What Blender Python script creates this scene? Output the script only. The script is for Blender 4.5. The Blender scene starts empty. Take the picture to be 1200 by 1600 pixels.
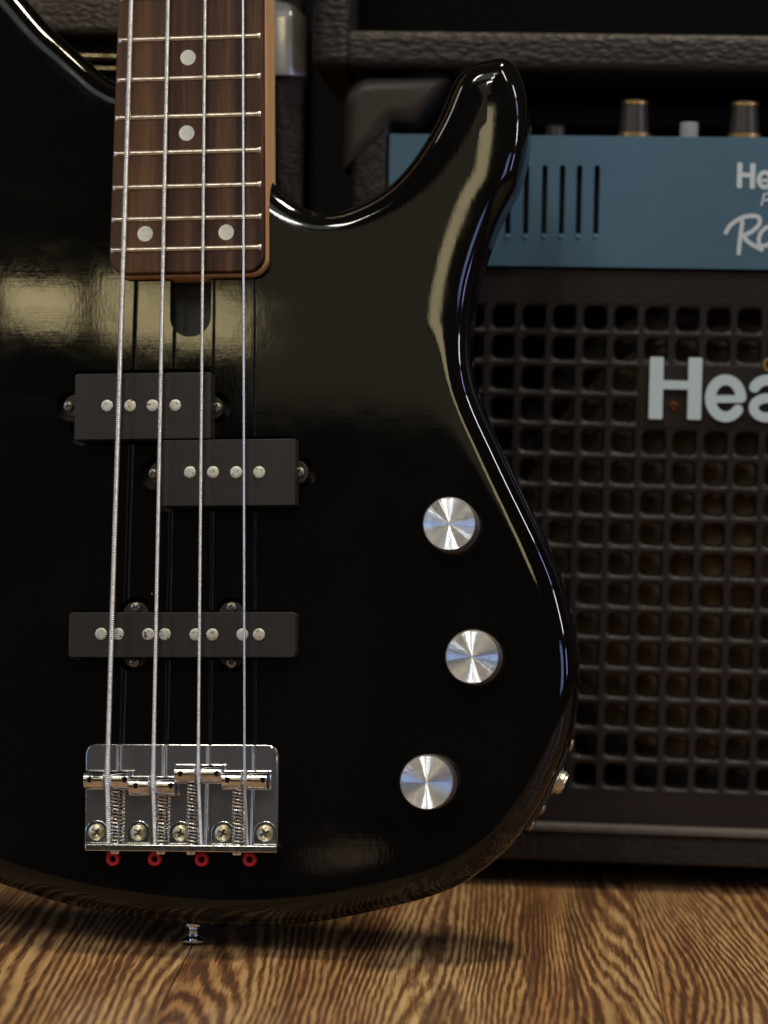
import bpy, bmesh, math, random
import numpy as np
from mathutils import Vector, Matrix, noise
from mathutils.geometry import delaunay_2d_cdt
random.seed(7)
R = math.radians
sc = bpy.context.scene
COL = sc.collection

# ------------------------------------------------------------------ camera
F = 3780.0                       # focal length in photo pixels (85 mm lens, 36 mm high frame)
PITCH, ROLL = R(4.0), R(1.0)
CROT = (Matrix.Rotation(R(90) - PITCH, 3, 'X') @ Matrix.Rotation(ROLL, 3, 'Z'))
def ray(px, py):
    return CROT @ Vector(((px - 600) / F, -(py - 800) / F, -1.0))
NG = -ray(1090, 1150).normalized()            # normal of the guitar's face: it leans back and turns a little left
P0 = ray(600, 800) * 1.0                      # a point of the face, seen from the camera
def gpos(px, py, h=0.0):                      # point on the plane h above the face, camera at origin
    d = ray(px, py)
    t = (P0 + NG * h).dot(NG) / d.dot(NG)
    return d * t
CAMZ = -(gpos(302, 1474, -0.020).z)           # the strap button stands on the floor
CAM = Vector((0, 0, CAMZ))
cam_d = bpy.data.cameras.new('camera'); cam = bpy.data.objects.new('camera', cam_d)
COL.objects.link(cam); sc.camera = cam
cam.matrix_world = Matrix.Translation(CAM) @ CROT.to_4x4()
cam_d.sensor_fit = 'VERTICAL'; cam_d.sensor_height = 36; cam_d.sensor_width = 27
cam_d.lens = 36 * F / 1600
cam_d.clip_start = 0.02; cam_d.clip_end = 50
cam_d.dof.use_dof = True; cam_d.dof.focus_distance = 0.992; cam_d.dof.aperture_fstop = 6.0

# guitar frame
_o = gpos(302, 1474, -0.020)
_y = (gpos(292, 0) - gpos(276.7, 1240)).normalized()
_x = _y.cross(NG).normalized()
GM = Matrix((( _x.x, _y.x, NG.x, _o.x), (_x.y, _y.y, NG.y, _o.y), (_x.z, _y.z, NG.z, _o.z + CAMZ), (0, 0, 0, 1)))
GI = GM.inverted()
def G(px, py, h=0.0):                         # photo pixel -> guitar local point, h metres above the face
    p = gpos(px, py, h) + CAM
    return GI @ p
FACE = 0.020                                  # local z of the face
MMX = 1.0 / 3780                              # one photo pixel at one metre

# ------------------------------------------------------------------ world and lamps
w = bpy.data.worlds.new('World'); sc.world = w; w.use_nodes = True
w.node_tree.nodes['Background'].inputs[0].default_value = (0.85, 0.78, 0.66, 1)
w.node_tree.nodes['Background'].inputs[1].default_value = 0.030
sc.view_settings.view_transform = 'Standard'; sc.view_settings.look = 'None'
sc.view_settings.exposure = 0; sc.view_settings.gamma = 1

def lamp(name, loc, target, sx, sy, radiance, color):
    d = bpy.data.lights.new(name, 'AREA'); d.shape = 'RECTANGLE'; d.size = sx; d.size_y = sy
    d.energy = radiance * sx * sy * math.pi
    d.color = color
    o = bpy.data.objects.new(name, d); COL.objects.link(o)
    o.location = loc
    o.rotation_euler = (Vector(target) - Vector(loc)).to_track_quat('-Z', 'Y').to_euler()
    return o
def mirror(px, py, dist):                     # where a lamp must hang to be mirrored in the flat face at that pixel
    p = gpos(px, py) + CAM
    d = ray(px, py).normalized()
    r = d - 2 * d.dot(NG) * NG
    return p + r * dist, p
def mlamp(name, px0, py0, px1, py1, dist, radiance, color):
    loc, p = mirror((px0 + px1) / 2, (py0 + py1) / 2, dist)
    s = (1 + dist) / F
    return lamp(name, loc, p, (px1 - px0) * s, (py1 - py0) * s, radiance, color)

CEN = (0, 1.0, 0.22)
lamp('ceiling_lamp', (0.50, 0.96, 2.1), (0.0, 0.95, 0), 0.34, 0.24, 105, (1.0, 0.84, 0.62))
lamp('ceiling_lamp', (-0.75, -0.4, 1.9), CEN, 0.12, 0.50, 38, (1.0, 0.92, 0.78))
lamp('ceiling_lamp', (0.95, -0.2, 1.9), CEN, 0.10, 0.45, 36, (1.0, 0.96, 0.78))
lamp('ceiling_lamp', (-0.42, -0.9, 1.75), CEN, 0.07, 0.42, 52, (1.0, 0.98, 0.92))
lamp('unseen_side_lamp', (1.45, -0.65, 0.50), CEN, 0.42, 0.44, 4.0, (0.36, 0.50, 1.0))  # unseen blue light from the right, added for the knob-top sectors
lamp('unseen_side_lamp', (-1.75, 0.05, 0.42), CEN, 0.50, 0.50, 4.0, (0.40, 0.58, 1.0))  # its blue counterpart on the left, also added and unseen
for k, (z, r_, c_) in enumerate(((0.38, 10, (0.50, 0.42, 1.0)), (0.75, 22, (0.90, 0.92, 1.0)), (1.08, 12, (0.50, 0.42, 1.0)), (1.42, 26, (0.95, 0.95, 1.0)))):
    lamp('unseen_side_lamp', (1.55, 0.25, z), CEN, 0.12, 0.24, r_, c_)  # added lamps, split into segments for broken glints along the right rim
for k, (z, r_, c_) in enumerate(((0.85, 9, (0.75, 0.82, 1.0)), (1.25, 18, (0.95, 0.97, 1.0)))):
    lamp('unseen_side_lamp', (-1.5, 0.15, z), CEN, 0.11, 0.28, r_, c_)  # added lamps for the thin highlights on the left-facing rim
lamp('unseen_side_lamp', (-1.55, 0.62, 1.35), (0.1, 1.0, 0.4), 0.22, 0.45, 6.0, (0.90, 0.93, 1.0))  # added to lay a broad pale sheen on the horn's left edge
mlamp('reflection_lamp', -10, 440, 120, 504, 2.0, 7.5, (1.0, 0.82, 0.42))  # unseen source, placed so the lacquer mirrors a gold patch
mlamp('reflection_lamp', 162, 430, 392, 530, 2.0, 6.6, (1.0, 0.82, 0.42))  # second added source, for the gold patch at the neck end
mlamp('reflection_lamp', 497, 1338, 592, 1382, 2.0, 0.6, (1.0, 0.70, 0.45))  # added for the dim brown patch mirrored low on the face
mlamp('reflection_lamp', 1152, 130, 1330, 740, 2.0, 4.6, (1.0, 0.84, 0.48))  # tall lamp added for the gold strip along horn and waist
mlamp('fill_softbox', 100, -1150, 1400, -420, 2.2, 0.85, (0.95, 1.0, 0.92))  # added out of view for the grey sectors of the knob tops
mlamp('fill_softbox', 400, -200, 1150, 650, 2.6, 0.34, (1.0, 0.84, 0.55))  # added softbox for the dim brown glow mirrored in the face

# ------------------------------------------------------------------ materials
def mat(name, base=(0.5, 0.5, 0.5), rough=0.5, metal=0.0, spec=0.5, coat=0.0, coat_rough=0.05):
    m = bpy.data.materials.new(name); m.use_nodes = True
    b = m.node_tree.nodes['Principled BSDF']
    b.inputs['Base Color'].default_value = (*base, 1)
    b.inputs['Roughness'].default_value = rough
    b.inputs['Metallic'].default_value = metal
    b.inputs['Specular IOR Level'].default_value = spec
    b.inputs['Coat Weight'].default_value = coat
    b.inputs['Coat Roughness'].default_value = coat_rough
    return m
def N(m, t, **kw):
    n = m.node_tree.nodes.new(t)
    for k, v in kw.items():
        if k in n.inputs: n.inputs[k].default_value = v
        else: setattr(n, k, v)
    return n
def L(m, a, b): m.node_tree.links.new(a, b)
def B(m): return m.node_tree.nodes['Principled BSDF']
def coords(m, scale=(1, 1, 1), kind='Object', rot=(0, 0, 0)):
    tc = N(m, 'ShaderNodeTexCoord'); mp = N(m, 'ShaderNodeMapping')
    mp.inputs['Scale'].default_value = scale; mp.inputs['Rotation'].default_value = rot
    L(m, tc.outputs[kind], mp.inputs['Vector']); return mp.outputs['Vector']
def noise_tex(m, vec, scale, detail=4, rough=0.55, dist=0.0):
    n = N(m, 'ShaderNodeTexNoise'); n.inputs['Scale'].default_value = scale
    n.inputs['Detail'].default_value = detail; n.inputs['Roughness'].default_value = rough
    n.inputs['Distortion'].default_value = dist
    L(m, vec, n.inputs['Vector']); return n.outputs['Fac']
def ramp(m, fac, stops):
    r = N(m, 'ShaderNodeValToRGB'); cr = r.color_ramp
    while len(cr.elements) < len(stops): cr.elements.new(0.5)
    for e, (p, c) in zip(cr.elements, stops):
        e.position = p; e.color = (*c, 1) if len(c) == 3 else c
    L(m, fac, r.inputs['Fac']); return r.outputs['Color']
def math_(m, op, a, b=None, c=None):
    n = N(m, 'ShaderNodeMath', operation=op)
    for i, v in enumerate((a, b, c)):
        if v is None: continue
        if isinstance(v, (int, float)): n.inputs[i].default_value = v
        else: L(m, v, n.inputs[i])
    return n.outputs[0]
def mix(m, fac, a, b, blend='MIX'):
    n = N(m, 'ShaderNodeMix', data_type='RGBA', blend_type=blend)
    for s, v in ((n.inputs[0], fac), (n.inputs[6], a), (n.inputs[7], b)):
        if isinstance(v, (int, float)): s.default_value = v
        elif isinstance(v, tuple): s.default_value = (*v, 1)
        else: L(m, v, s)
    return n.outputs[2]
def bump(m, height, strength, dist, prev=None):
    b = N(m, 'ShaderNodeBump'); b.inputs['Strength'].default_value = strength
    b.inputs['Distance'].default_value = dist
    L(m, height, b.inputs['Height'])
    if prev: L(m, prev, b.inputs['Normal'])
    return b.outputs['Normal']

# black lacquer: fine polishing marks, a faint ripple and specks of dust
M_lac = mat('black_lacquer', (0.006, 0.0055, 0.005), 0.07, 0, 0.5)
v = coords(M_lac)
n1 = noise_tex(M_lac, coords(M_lac, (22, 300, 22)), 3.0, 5, 0.6)
n1b = noise_tex(M_lac, coords(M_lac, (260, 26, 26)), 3.0, 4, 0.6)
n2 = noise_tex(M_lac, v, 26, 2)
nb = bump(M_lac, n1, 0.07, 0.00004)
nb = bump(M_lac, n1b, 0.10, 0.00004, nb)
nb = bump(M_lac, noise_tex(M_lac, coords(M_lac, (240, 120, 120)), 2.0, 4, 0.6), 0.07, 0.00012, nb)
nb = bump(M_lac, n2, 0.20, 0.0004, nb)
L(M_lac, nb, B(M_lac).inputs['Normal'])
vo = N(M_lac, 'ShaderNodeTexVoronoi'); vo.inputs['Scale'].default_value = 55; L(M_lac, v, vo.inputs['Vector'])
spk = math_(M_lac, 'LESS_THAN', vo.outputs['Distance'], 0.022)
sel = math_(M_lac, 'GREATER_THAN', noise_tex(M_lac, v, 31, 1), 0.53)
spk = math_(M_lac, 'MULTIPLY', spk, sel)
hz = noise_tex(M_lac, v, 9, 6, 0.6)
L(M_lac, mix(M_lac, spk, ramp(M_lac, hz, [(0.35, (0.0015, 0.0013, 0.0011)), (0.75, (0.005, 0.0043, 0.0036))]), (0.35, 0.33, 0.28)), B(M_lac).inputs['Base Color'])
rr = ramp(M_lac, noise_tex(M_lac, v, 18, 6, 0.65), [(0.3, (0.025,) * 3), (0.6, (0.06,) * 3), (0.8, (0.13,) * 3)])
smear = ramp(M_lac, noise_tex(M_lac, coords(M_lac, (9, 26, 9), rot=(0, 0, 0.6)), 1.6, 7, 0.75, 0.8), [(0.50, (0,) * 3), (0.75, (0.045,) * 3)])
L(M_lac, mix(M_lac, 1.0, rr, smear, 'ADD'), B(M_lac).inputs['Roughness'])

M_rout = mat('bare_black_recess', (0.006, 0.005, 0.005), 0.5)
# rosewood
M_rose = mat('rosewood', (0.05, 0.025, 0.015), 0.5, 0, 0.22)
a1 = noise_tex(M_rose, coords(M_rose, (60, 2.2, 1)), 2.2, 4, 0.6, 0.25)
a2 = noise_tex(M_rose, coords(M_rose, (900, 30, 1)), 1.5, 3, 0.6)
a3 = noise_tex(M_rose, coords(M_rose, (17, 0.6, 1)), 1.8, 2, 0.5)
c1 = ramp(M_rose, a1, [(0.36, (0.022, 0.0085, 0.005)), (0.50, (0.066, 0.027, 0.013)), (0.64, (0.140, 0.064, 0.027))])
c2 = mix(M_rose, ramp(M_rose, a3, [(0.42, (0,) * 3), (0.66, (1,) * 3)]), c1, (0.15, 0.072, 0.030))
n_ = M_rose.node_tree.nodes[-1]; 
c3 = mix(M_rose, ramp(M_rose, a2, [(0.35, (0.75,) * 3), (0.5, (0.0,) * 3)]), c1, (0.018, 0.009, 0.006))
c4 = mix(M_rose, 0.40, c3, c2)
L(M_rose, c4, B(M_rose).inputs['Base Color'])
L(M_rose, bump(M_rose, a2, 0.5, 0.0002), B(M_rose).inputs['Normal'])
# maple
M_map = mat('lacquered_maple', (0.62, 0.33, 0.13), 0.28, 0, 0.5)
a1 = noise_tex(M_map, coords(M_map, (40, 3, 40)), 4, 4, 0.6)
L(M_map, ramp(M_map, a1, [(0.3, (0.60, 0.33, 0.14)), (0.7, (0.80, 0.50, 0.25))]), B(M_map).inputs['Base Color'])
# metals
def worn_metal(name, c0, c1, rough, scale=900, br=0.0, th=(0.36, 0.52)):
    m = mat(name, c0, rough, 1.0)
    oi_ = N(m, 'ShaderNodeObjectInfo'); sc_ = N(m, 'ShaderNodeVectorMath', operation='SCALE'); sc_.inputs[0].default_value = (0.31, 0.77, 0.13)
    L(m, oi_.outputs['Random'], sc_.inputs['Scale']); ad_ = N(m, 'ShaderNodeVectorMath', operation='ADD')
    L(m, coords(m), ad_.inputs[0]); L(m, sc_.outputs[0], ad_.inputs[1])
    n = noise_tex(m, ad_.outputs[0], scale, 5, 0.65)
    L(m, ramp(m, n, [(th[0], c1), (th[1], c0)]), B(m).inputs['Base Color'])
    L(m, ramp(m, n, [(0.3, (rough + 0.22,) * 3), (0.6, (rough,) * 3)]), B(m).inputs['Roughness'])
    if br: L(m, bump(m, n, br, 0.0002), B(m).inputs['Normal'])
    return m
M_fret = worn_metal('nickel_fret_wire', (0.78, 0.74, 0.66), (0.55, 0.50, 0.42), 0.30, 400)
M_str = worn_metal('nickel_string_wire', (0.88, 0.90, 0.88), (0.66, 0.66, 0.62), 0.34, 500)
M_chr = worn_metal('chrome', (0.78, 0.79, 0.82), (0.60, 0.59, 0.57), 0.07, 260)
M_chr2 = worn_metal('scuffed_chrome_plate', (0.70, 0.70, 0.74), (0.66, 0.66, 0.69), 0.08, 160, 0.05)
M_chr2 = mat('clean_chrome_plate', (0.82, 0.82, 0.85), 0.08, 0.94)
L(M_chr2, ramp(M_chr2, noise_tex(M_chr2, coords(M_chr2, (60, 900, 60)), 1.2, 4, 0.7), [(0.4, (0.06,) * 3), (0.75, (0.14,) * 3)]), B(M_chr2).inputs['Roughness'])
M_spring = worn_metal('spring_steel', (0.74, 0.70, 0.62), (0.45, 0.38, 0.28), 0.24, 700)
M_screw = worn_metal('tarnished_screw', (0.66, 0.60, 0.42), (0.34, 0.27, 0.14), 0.30, 700, 0.3)
M_dscrew = worn_metal('dull_pickup_screw', (0.36, 0.33, 0.28), (0.16, 0.13, 0.10), 0.36, 900, 0.3)
M_pole = worn_metal('pitted_steel_pole', (0.66, 0.65, 0.58), (0.16, 0.13, 0.09), 0.46, 620, 0.35, (0.385, 0.43))
# more pits for the pole pieces
M_cov = mat('matt_black_pickup_plastic', (0.020, 0.016, 0.014), 0.5, 0, 0.4)
n = noise_tex(M_cov, coords(M_cov), 1400, 4, 0.7)
L(M_cov, bump(M_cov, n, 0.4, 0.0001), B(M_cov).inputs['Normal'])
n = noise_tex(M_cov, coords(M_cov), 60, 5, 0.6)
L(M_cov, ramp(M_cov, n, [(0.3, (0.017, 0.0135, 0.012)), (0.7, (0.026, 0.021, 0.018))]), B(M_cov).inputs['Base Color'])
vo = N(M_cov, 'ShaderNodeTexVoronoi'); vo.inputs['Scale'].default_value = 420; L(M_cov, coords(M_cov), vo.inputs['Vector'])
sp_ = math_(M_cov, 'MULTIPLY', math_(M_cov, 'LESS_THAN', vo.outputs['Distance'], 0.07), math_(M_cov, 'GREATER_THAN', noise_tex(M_cov, coords(M_cov), 150, 2), 0.58))
L(M_cov, mix(M_cov, sp_, ramp(M_cov, noise_tex(M_cov, coords(M_cov, (30, 300, 30)), 3, 5, 0.65), [(0.3, (0.012, 0.0095, 0.0085)), (0.7, (0.022, 0.018, 0.0155))]), (0.16, 0.14, 0.12)), B(M_cov).inputs['Base Color'])
M_ear = mat('black_ear_metal', (0.05, 0.045, 0.04), 0.32, 0.6)
M_pearl = mat('pearl_dot', (0.78, 0.78, 0.68), 0.3, 0, 0.5)
n = noise_tex(M_pearl, coords(M_pearl), 220, 3, 0.5, 1.0)
L(M_pearl, ramp(M_pearl, n, [(0.35, (0.62, 0.66, 0.60)), (0.55, (0.80, 0.78, 0.66)), (0.7, (0.86, 0.84, 0.76))]), B(M_pearl).inputs['Base Color'])
M_red = mat('red_ball_end', (0.42, 0.012, 0.02), 0.35, 0, 0.5)
M_dark = mat('dark_hole', (0.003, 0.003, 0.003), 0.8, 0, 0.1)
# spun aluminium knob tops
M_knob = mat('spun_aluminium', (0.84, 0.91, 1.0), 0.12, 0.80)
_v = coords(M_knob)
sx = N(M_knob, 'ShaderNodeSeparateXYZ'); L(M_knob, _v, sx.inputs[0])
flat = N(M_knob, 'ShaderNodeCombineXYZ'); L(M_knob, sx.outputs[0], flat.inputs[0]); L(M_knob, sx.outputs[1], flat.inputs[1])
rd = N(M_knob, 'ShaderNodeVectorMath', operation='NORMALIZE'); L(M_knob, flat.outputs[0], rd.inputs[0])
ln_ = N(M_knob, 'ShaderNodeVectorMath', operation='LENGTH'); L(M_knob, flat.outputs[0], ln_.inputs[0])
wn = N(M_knob, 'ShaderNodeTexWhiteNoise', noise_dimensions='1D')
L(M_knob, math_(M_knob, 'MULTIPLY', math_(M_knob, 'ROUND', math_(M_knob, 'MULTIPLY', ln_.outputs['Value'], 600000.0)), 1.37), wn.inputs['W'])
slope = math_(M_knob, 'MULTIPLY', math_(M_knob, 'SUBTRACT', wn.outputs['Value'], 0.5), 0.95)
tg = N(M_knob, 'ShaderNodeVectorMath', operation='CROSS_PRODUCT'); L(M_knob, rd.outputs[0], tg.inputs[0]); tg.inputs[1].default_value = (0, 0, 1)
jn = noise_tex(M_knob, rd.outputs[0], 14, 5, 0.9)
jit = math_(M_knob, 'MULTIPLY', math_(M_knob, 'SUBTRACT', jn, 0.5), 0.55)
v1 = N(M_knob, 'ShaderNodeVectorMath', operation='SCALE'); L(M_knob, rd.outputs[0], v1.inputs[0]); L(M_knob, slope, v1.inputs['Scale'])
v2 = N(M_knob, 'ShaderNodeVectorMath', operation='SCALE'); L(M_knob, tg.outputs[0], v2.inputs[0]); L(M_knob, math_(M_knob, 'MULTIPLY', jit, 0.55), v2.inputs['Scale'])
v3 = N(M_knob, 'ShaderNodeVectorMath', operation='ADD'); L(M_knob, v1.outputs[0], v3.inputs[0]); L(M_knob, v2.outputs[0], v3.inputs[1])
v4 = N(M_knob, 'ShaderNodeVectorMath', operation='ADD'); L(M_knob, v3.outputs[0], v4.inputs[0]); v4.inputs[1].default_value = (0, 0, 1)
vt = N(M_knob, 'ShaderNodeVectorTransform', vector_type='NORMAL', convert_from='OBJECT', convert_to='WORLD'); L(M_knob, v4.outputs[0], vt.inputs[0])
L(M_knob, vt.outputs[0], B(M_knob).inputs['Normal'])
M_knurl = worn_metal('knurled_aluminium', (0.62, 0.60, 0.56), (0.40, 0.36, 0.30), 0.34, 600)

# tolex (vinyl cloth with a pebbled or woven grain)
def tolex(name, c0, c1, scale, stretch=(1, 1, 1), rough=0.5, strength=0.9, dist=0.0012):
    m = mat(name, c0, rough, 0, 0.4)
    v = coords(m, stretch)
    vo = N(m, 'ShaderNodeTexVoronoi', feature='SMOOTH_F1'); vo.inputs['Scale'].default_value = scale
    L(m, v, vo.inputs['Vector'])
    n = noise_tex(m, v, scale * 0.8, 4, 0.6)
    h = math_(m, 'ADD', math_(m, 'MULTIPLY', vo.outputs['Distance'], -1.0), n)
    L(m, bump(m, h, strength, dist), B(m).inputs['Normal'])
    L(m, ramp(m, noise_tex(m, v, 14, 5, 0.6), [(0.3, c0), (0.7, c1)]), B(m).inputs['Base Color'])
    return m
M_tol = tolex('pebbled_black_vinyl', (0.016, 0.0125, 0.010), (0.027, 0.022, 0.018), 420, strength=0.7, dist=0.0008)
M_tol2 = tolex('ribbed_black_vinyl', (0.055, 0.043, 0.034), (0.085, 0.068, 0.054), 460, (0.7, 1, 1.6), 0.42, 1.0, 0.0014)
M_leather = tolex('grained_brown_black_vinyl', (0.018, 0.0145, 0.012), (0.029, 0.024, 0.020), 330, (0.7, 1, 1.4), 0.5, 0.8, 0.0012)
M_plas = tolex('moulded_black_plastic', (0.045, 0.037, 0.031), (0.060, 0.050, 0.042), 900, rough=0.42, strength=0.15)
M_gril = tolex('black_grille_plastic', (0.017, 0.0135, 0.0135), (0.024, 0.0195, 0.0185), 800, rough=0.36, strength=0.15)
M_trim = tolex('grey_edge_trim', (0.11, 0.10, 0.088), (0.15, 0.135, 0.12), 500, rough=0.45, strength=0.3)
M_blue = mat('blue_painted_steel', (0.075, 0.165, 0.235), 0.42, 0.15, 0.5)
v = coords(M_blue)
L(M_blue, ramp(M_blue, noise_tex(M_blue, v, 7, 7, 0.65), [(0.3, (0.062, 0.140, 0.212)), (0.7, (0.088, 0.186, 0.272))]), B(M_blue).inputs['Base Color'])
L(M_blue, bump(M_blue, noise_tex(M_blue, v, 900, 3, 0.6), 0.25, 0.0002), B(M_blue).inputs['Normal'])
_s = ramp(M_blue, noise_tex(M_blue, coords(M_blue, (55, 1, 190), rot=(0, 0.5, 0)), 2.0, 6, 0.8), [(0.66, (0,) * 3), (0.70, (0.8,) * 3)])
_c = B(M_blue).inputs['Base Color'].links[0].from_socket
L(M_blue, mix(M_blue, _s, _c, (0.20, 0.27, 0.31)), B(M_blue).inputs['Base Color'])
M_inner = mat('shaded_blue_steel', (0.035, 0.06, 0.08), 0.6)  # darker copy of the panel blue, shade painted in for the slot depths
M_let = mat('pale_lettering', (0.60, 0.75, 0.79), 0.45)
M_let2 = mat('white_lettering_print', (0.62, 0.72, 0.76), 0.5)
M_gold = worn_metal('brass_ring', (0.75, 0.50, 0.20), (0.50, 0.30, 0.10), 0.32, 300)
M_kblk = mat('black_knob_plastic', (0.045, 0.035, 0.028), 0.38)
M_gry = mat('grey_push_button', (0.36, 0.37, 0.36), 0.45)
M_cone = tolex('paper_speaker_cone', (0.05, 0.032, 0.019), (0.20, 0.13, 0.065), 120, rough=0.7, strength=0.5)
M_rub = mat('black_rubber', (0.02, 0.018, 0.016), 0.6)
M_wall = mat('shade_black_wall', (0.003, 0.0025, 0.0025), 0.9, 0, 0.1)  # near-black colour stands in for the deep shade between the cabinets

# zebra-grained laminate plank
M_floor = mat('zebra_grained_laminate', (0.3, 0.17, 0.07), 0.34, 0, 0.4)
oi = N(M_floor, 'ShaderNodeObjectInfo')
tc = N(M_floor, 'ShaderNodeTexCoord')
off = N(M_floor, 'ShaderNodeVectorMath', operation='SCALE'); off.inputs[0].default_value = (3.1, 7.7, 1.3)
L(M_floor, oi.outputs['Random'], off.inputs['Scale'])
add = N(M_floor, 'ShaderNodeVectorMath', operation='ADD'); L(M_floor, tc.outputs['Object'], add.inputs[0]); L(M_floor, off.outputs[0], add.inputs[1])
def fmap(scale):
    mp = N(M_floor, 'ShaderNodeMapping'); mp.inputs['Scale'].default_value = scale
    L(M_floor, add.outputs[0], mp.inputs['Vector']); return mp.outputs['Vector']
big = noise_tex(M_floor, fmap((7.5, 1.1, 1)), 1.0, 2, 0.5, 0.12)
wob = noise_tex(M_floor, fmap((40, 7, 1)), 1.0, 5, 0.62)
sxyz = N(M_floor, 'ShaderNodeSeparateXYZ'); L(M_floor, add.outputs[0], sxyz.inputs[0])
ph = math_(M_floor, 'ADD', math_(M_floor, 'MULTIPLY', big, 42.0), math_(M_floor, 'MULTIPLY', wob, 2.6))
ph = math_(M_floor, 'ADD', ph, math_(M_floor, 'MULTIPLY', sxyz.outputs[0], 235.0))
band = math_(M_floor, 'MULTIPLY_ADD', math_(M_floor, 'SINE', math_(M_floor, 'MULTIPLY', ph, 6.2832 / 0.95)), 0.5, 0.5)
fib = noise_tex(M_floor, fmap((900, 60, 1)), 1.0, 3, 0.7)
band2 = math_(M_floor, 'ADD', band, math_(M_floor, 'MULTIPLY', math_(M_floor, 'SUBTRACT', fib, 0.5), 2.2))
band2 = math_(M_floor, 'ADD', band2, math_(M_floor, 'MULTIPLY', math_(M_floor, 'SUBTRACT', noise_tex(M_floor, fmap((90, 5, 1)), 1.0, 4, 0.65), 0.5), 2.2))
patch = noise_tex(M_floor, fmap((26, 2.0, 1)), 1.0, 5, 0.65)
light = ramp(M_floor, patch, [(0.35, (0.34, 0.18, 0.070)), (0.65, (0.53, 0.37, 0.18))])
mid = ramp(M_floor, patch, [(0.35, (0.20, 0.085, 0.028)), (0.65, (0.29, 0.16, 0.064))])
darkc = ramp(M_floor, patch, [(0.35, (0.066, 0.028, 0.013)), (0.65, (0.115, 0.054, 0.022))])
fc = mix(M_floor, ramp(M_floor, band2, [(0.12, (0,) * 3), (0.50, (1,) * 3)]), darkc, mid)
fc = mix(M_floor, ramp(M_floor, band2, [(0.55, (0,) * 3), (0.95, (1,) * 3)]), fc, light)
knot = ramp(M_floor, noise_tex(M_floor, fmap((34, 2.6, 1)), 1.0, 5, 0.68, 0.3), [(0.58, (0,) * 3), (0.63, (0.75,) * 3)])
fc = mix(M_floor, knot, fc, (0.085, 0.040, 0.020))
fc = mix(M_floor, 0.55, fc, ramp(M_floor, noise_tex(M_floor, fmap((420, 16, 1)), 1.0, 4, 0.7), [(0.36, (0.45,) * 3), (0.6, (1.25,) * 3)]), 'MULTIPLY')
L(M_floor, fc, B(M_floor).inputs['Base Color'])
L(M_floor, bump(M_floor, band2, 0.5, 0.0003), B(M_floor).inputs['Normal'])
L(M_floor, ramp(M_floor, band2, [(0.2, (0.48,) * 3), (0.8, (0.32,) * 3)]), B(M_floor).inputs['Roughness'])

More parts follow.
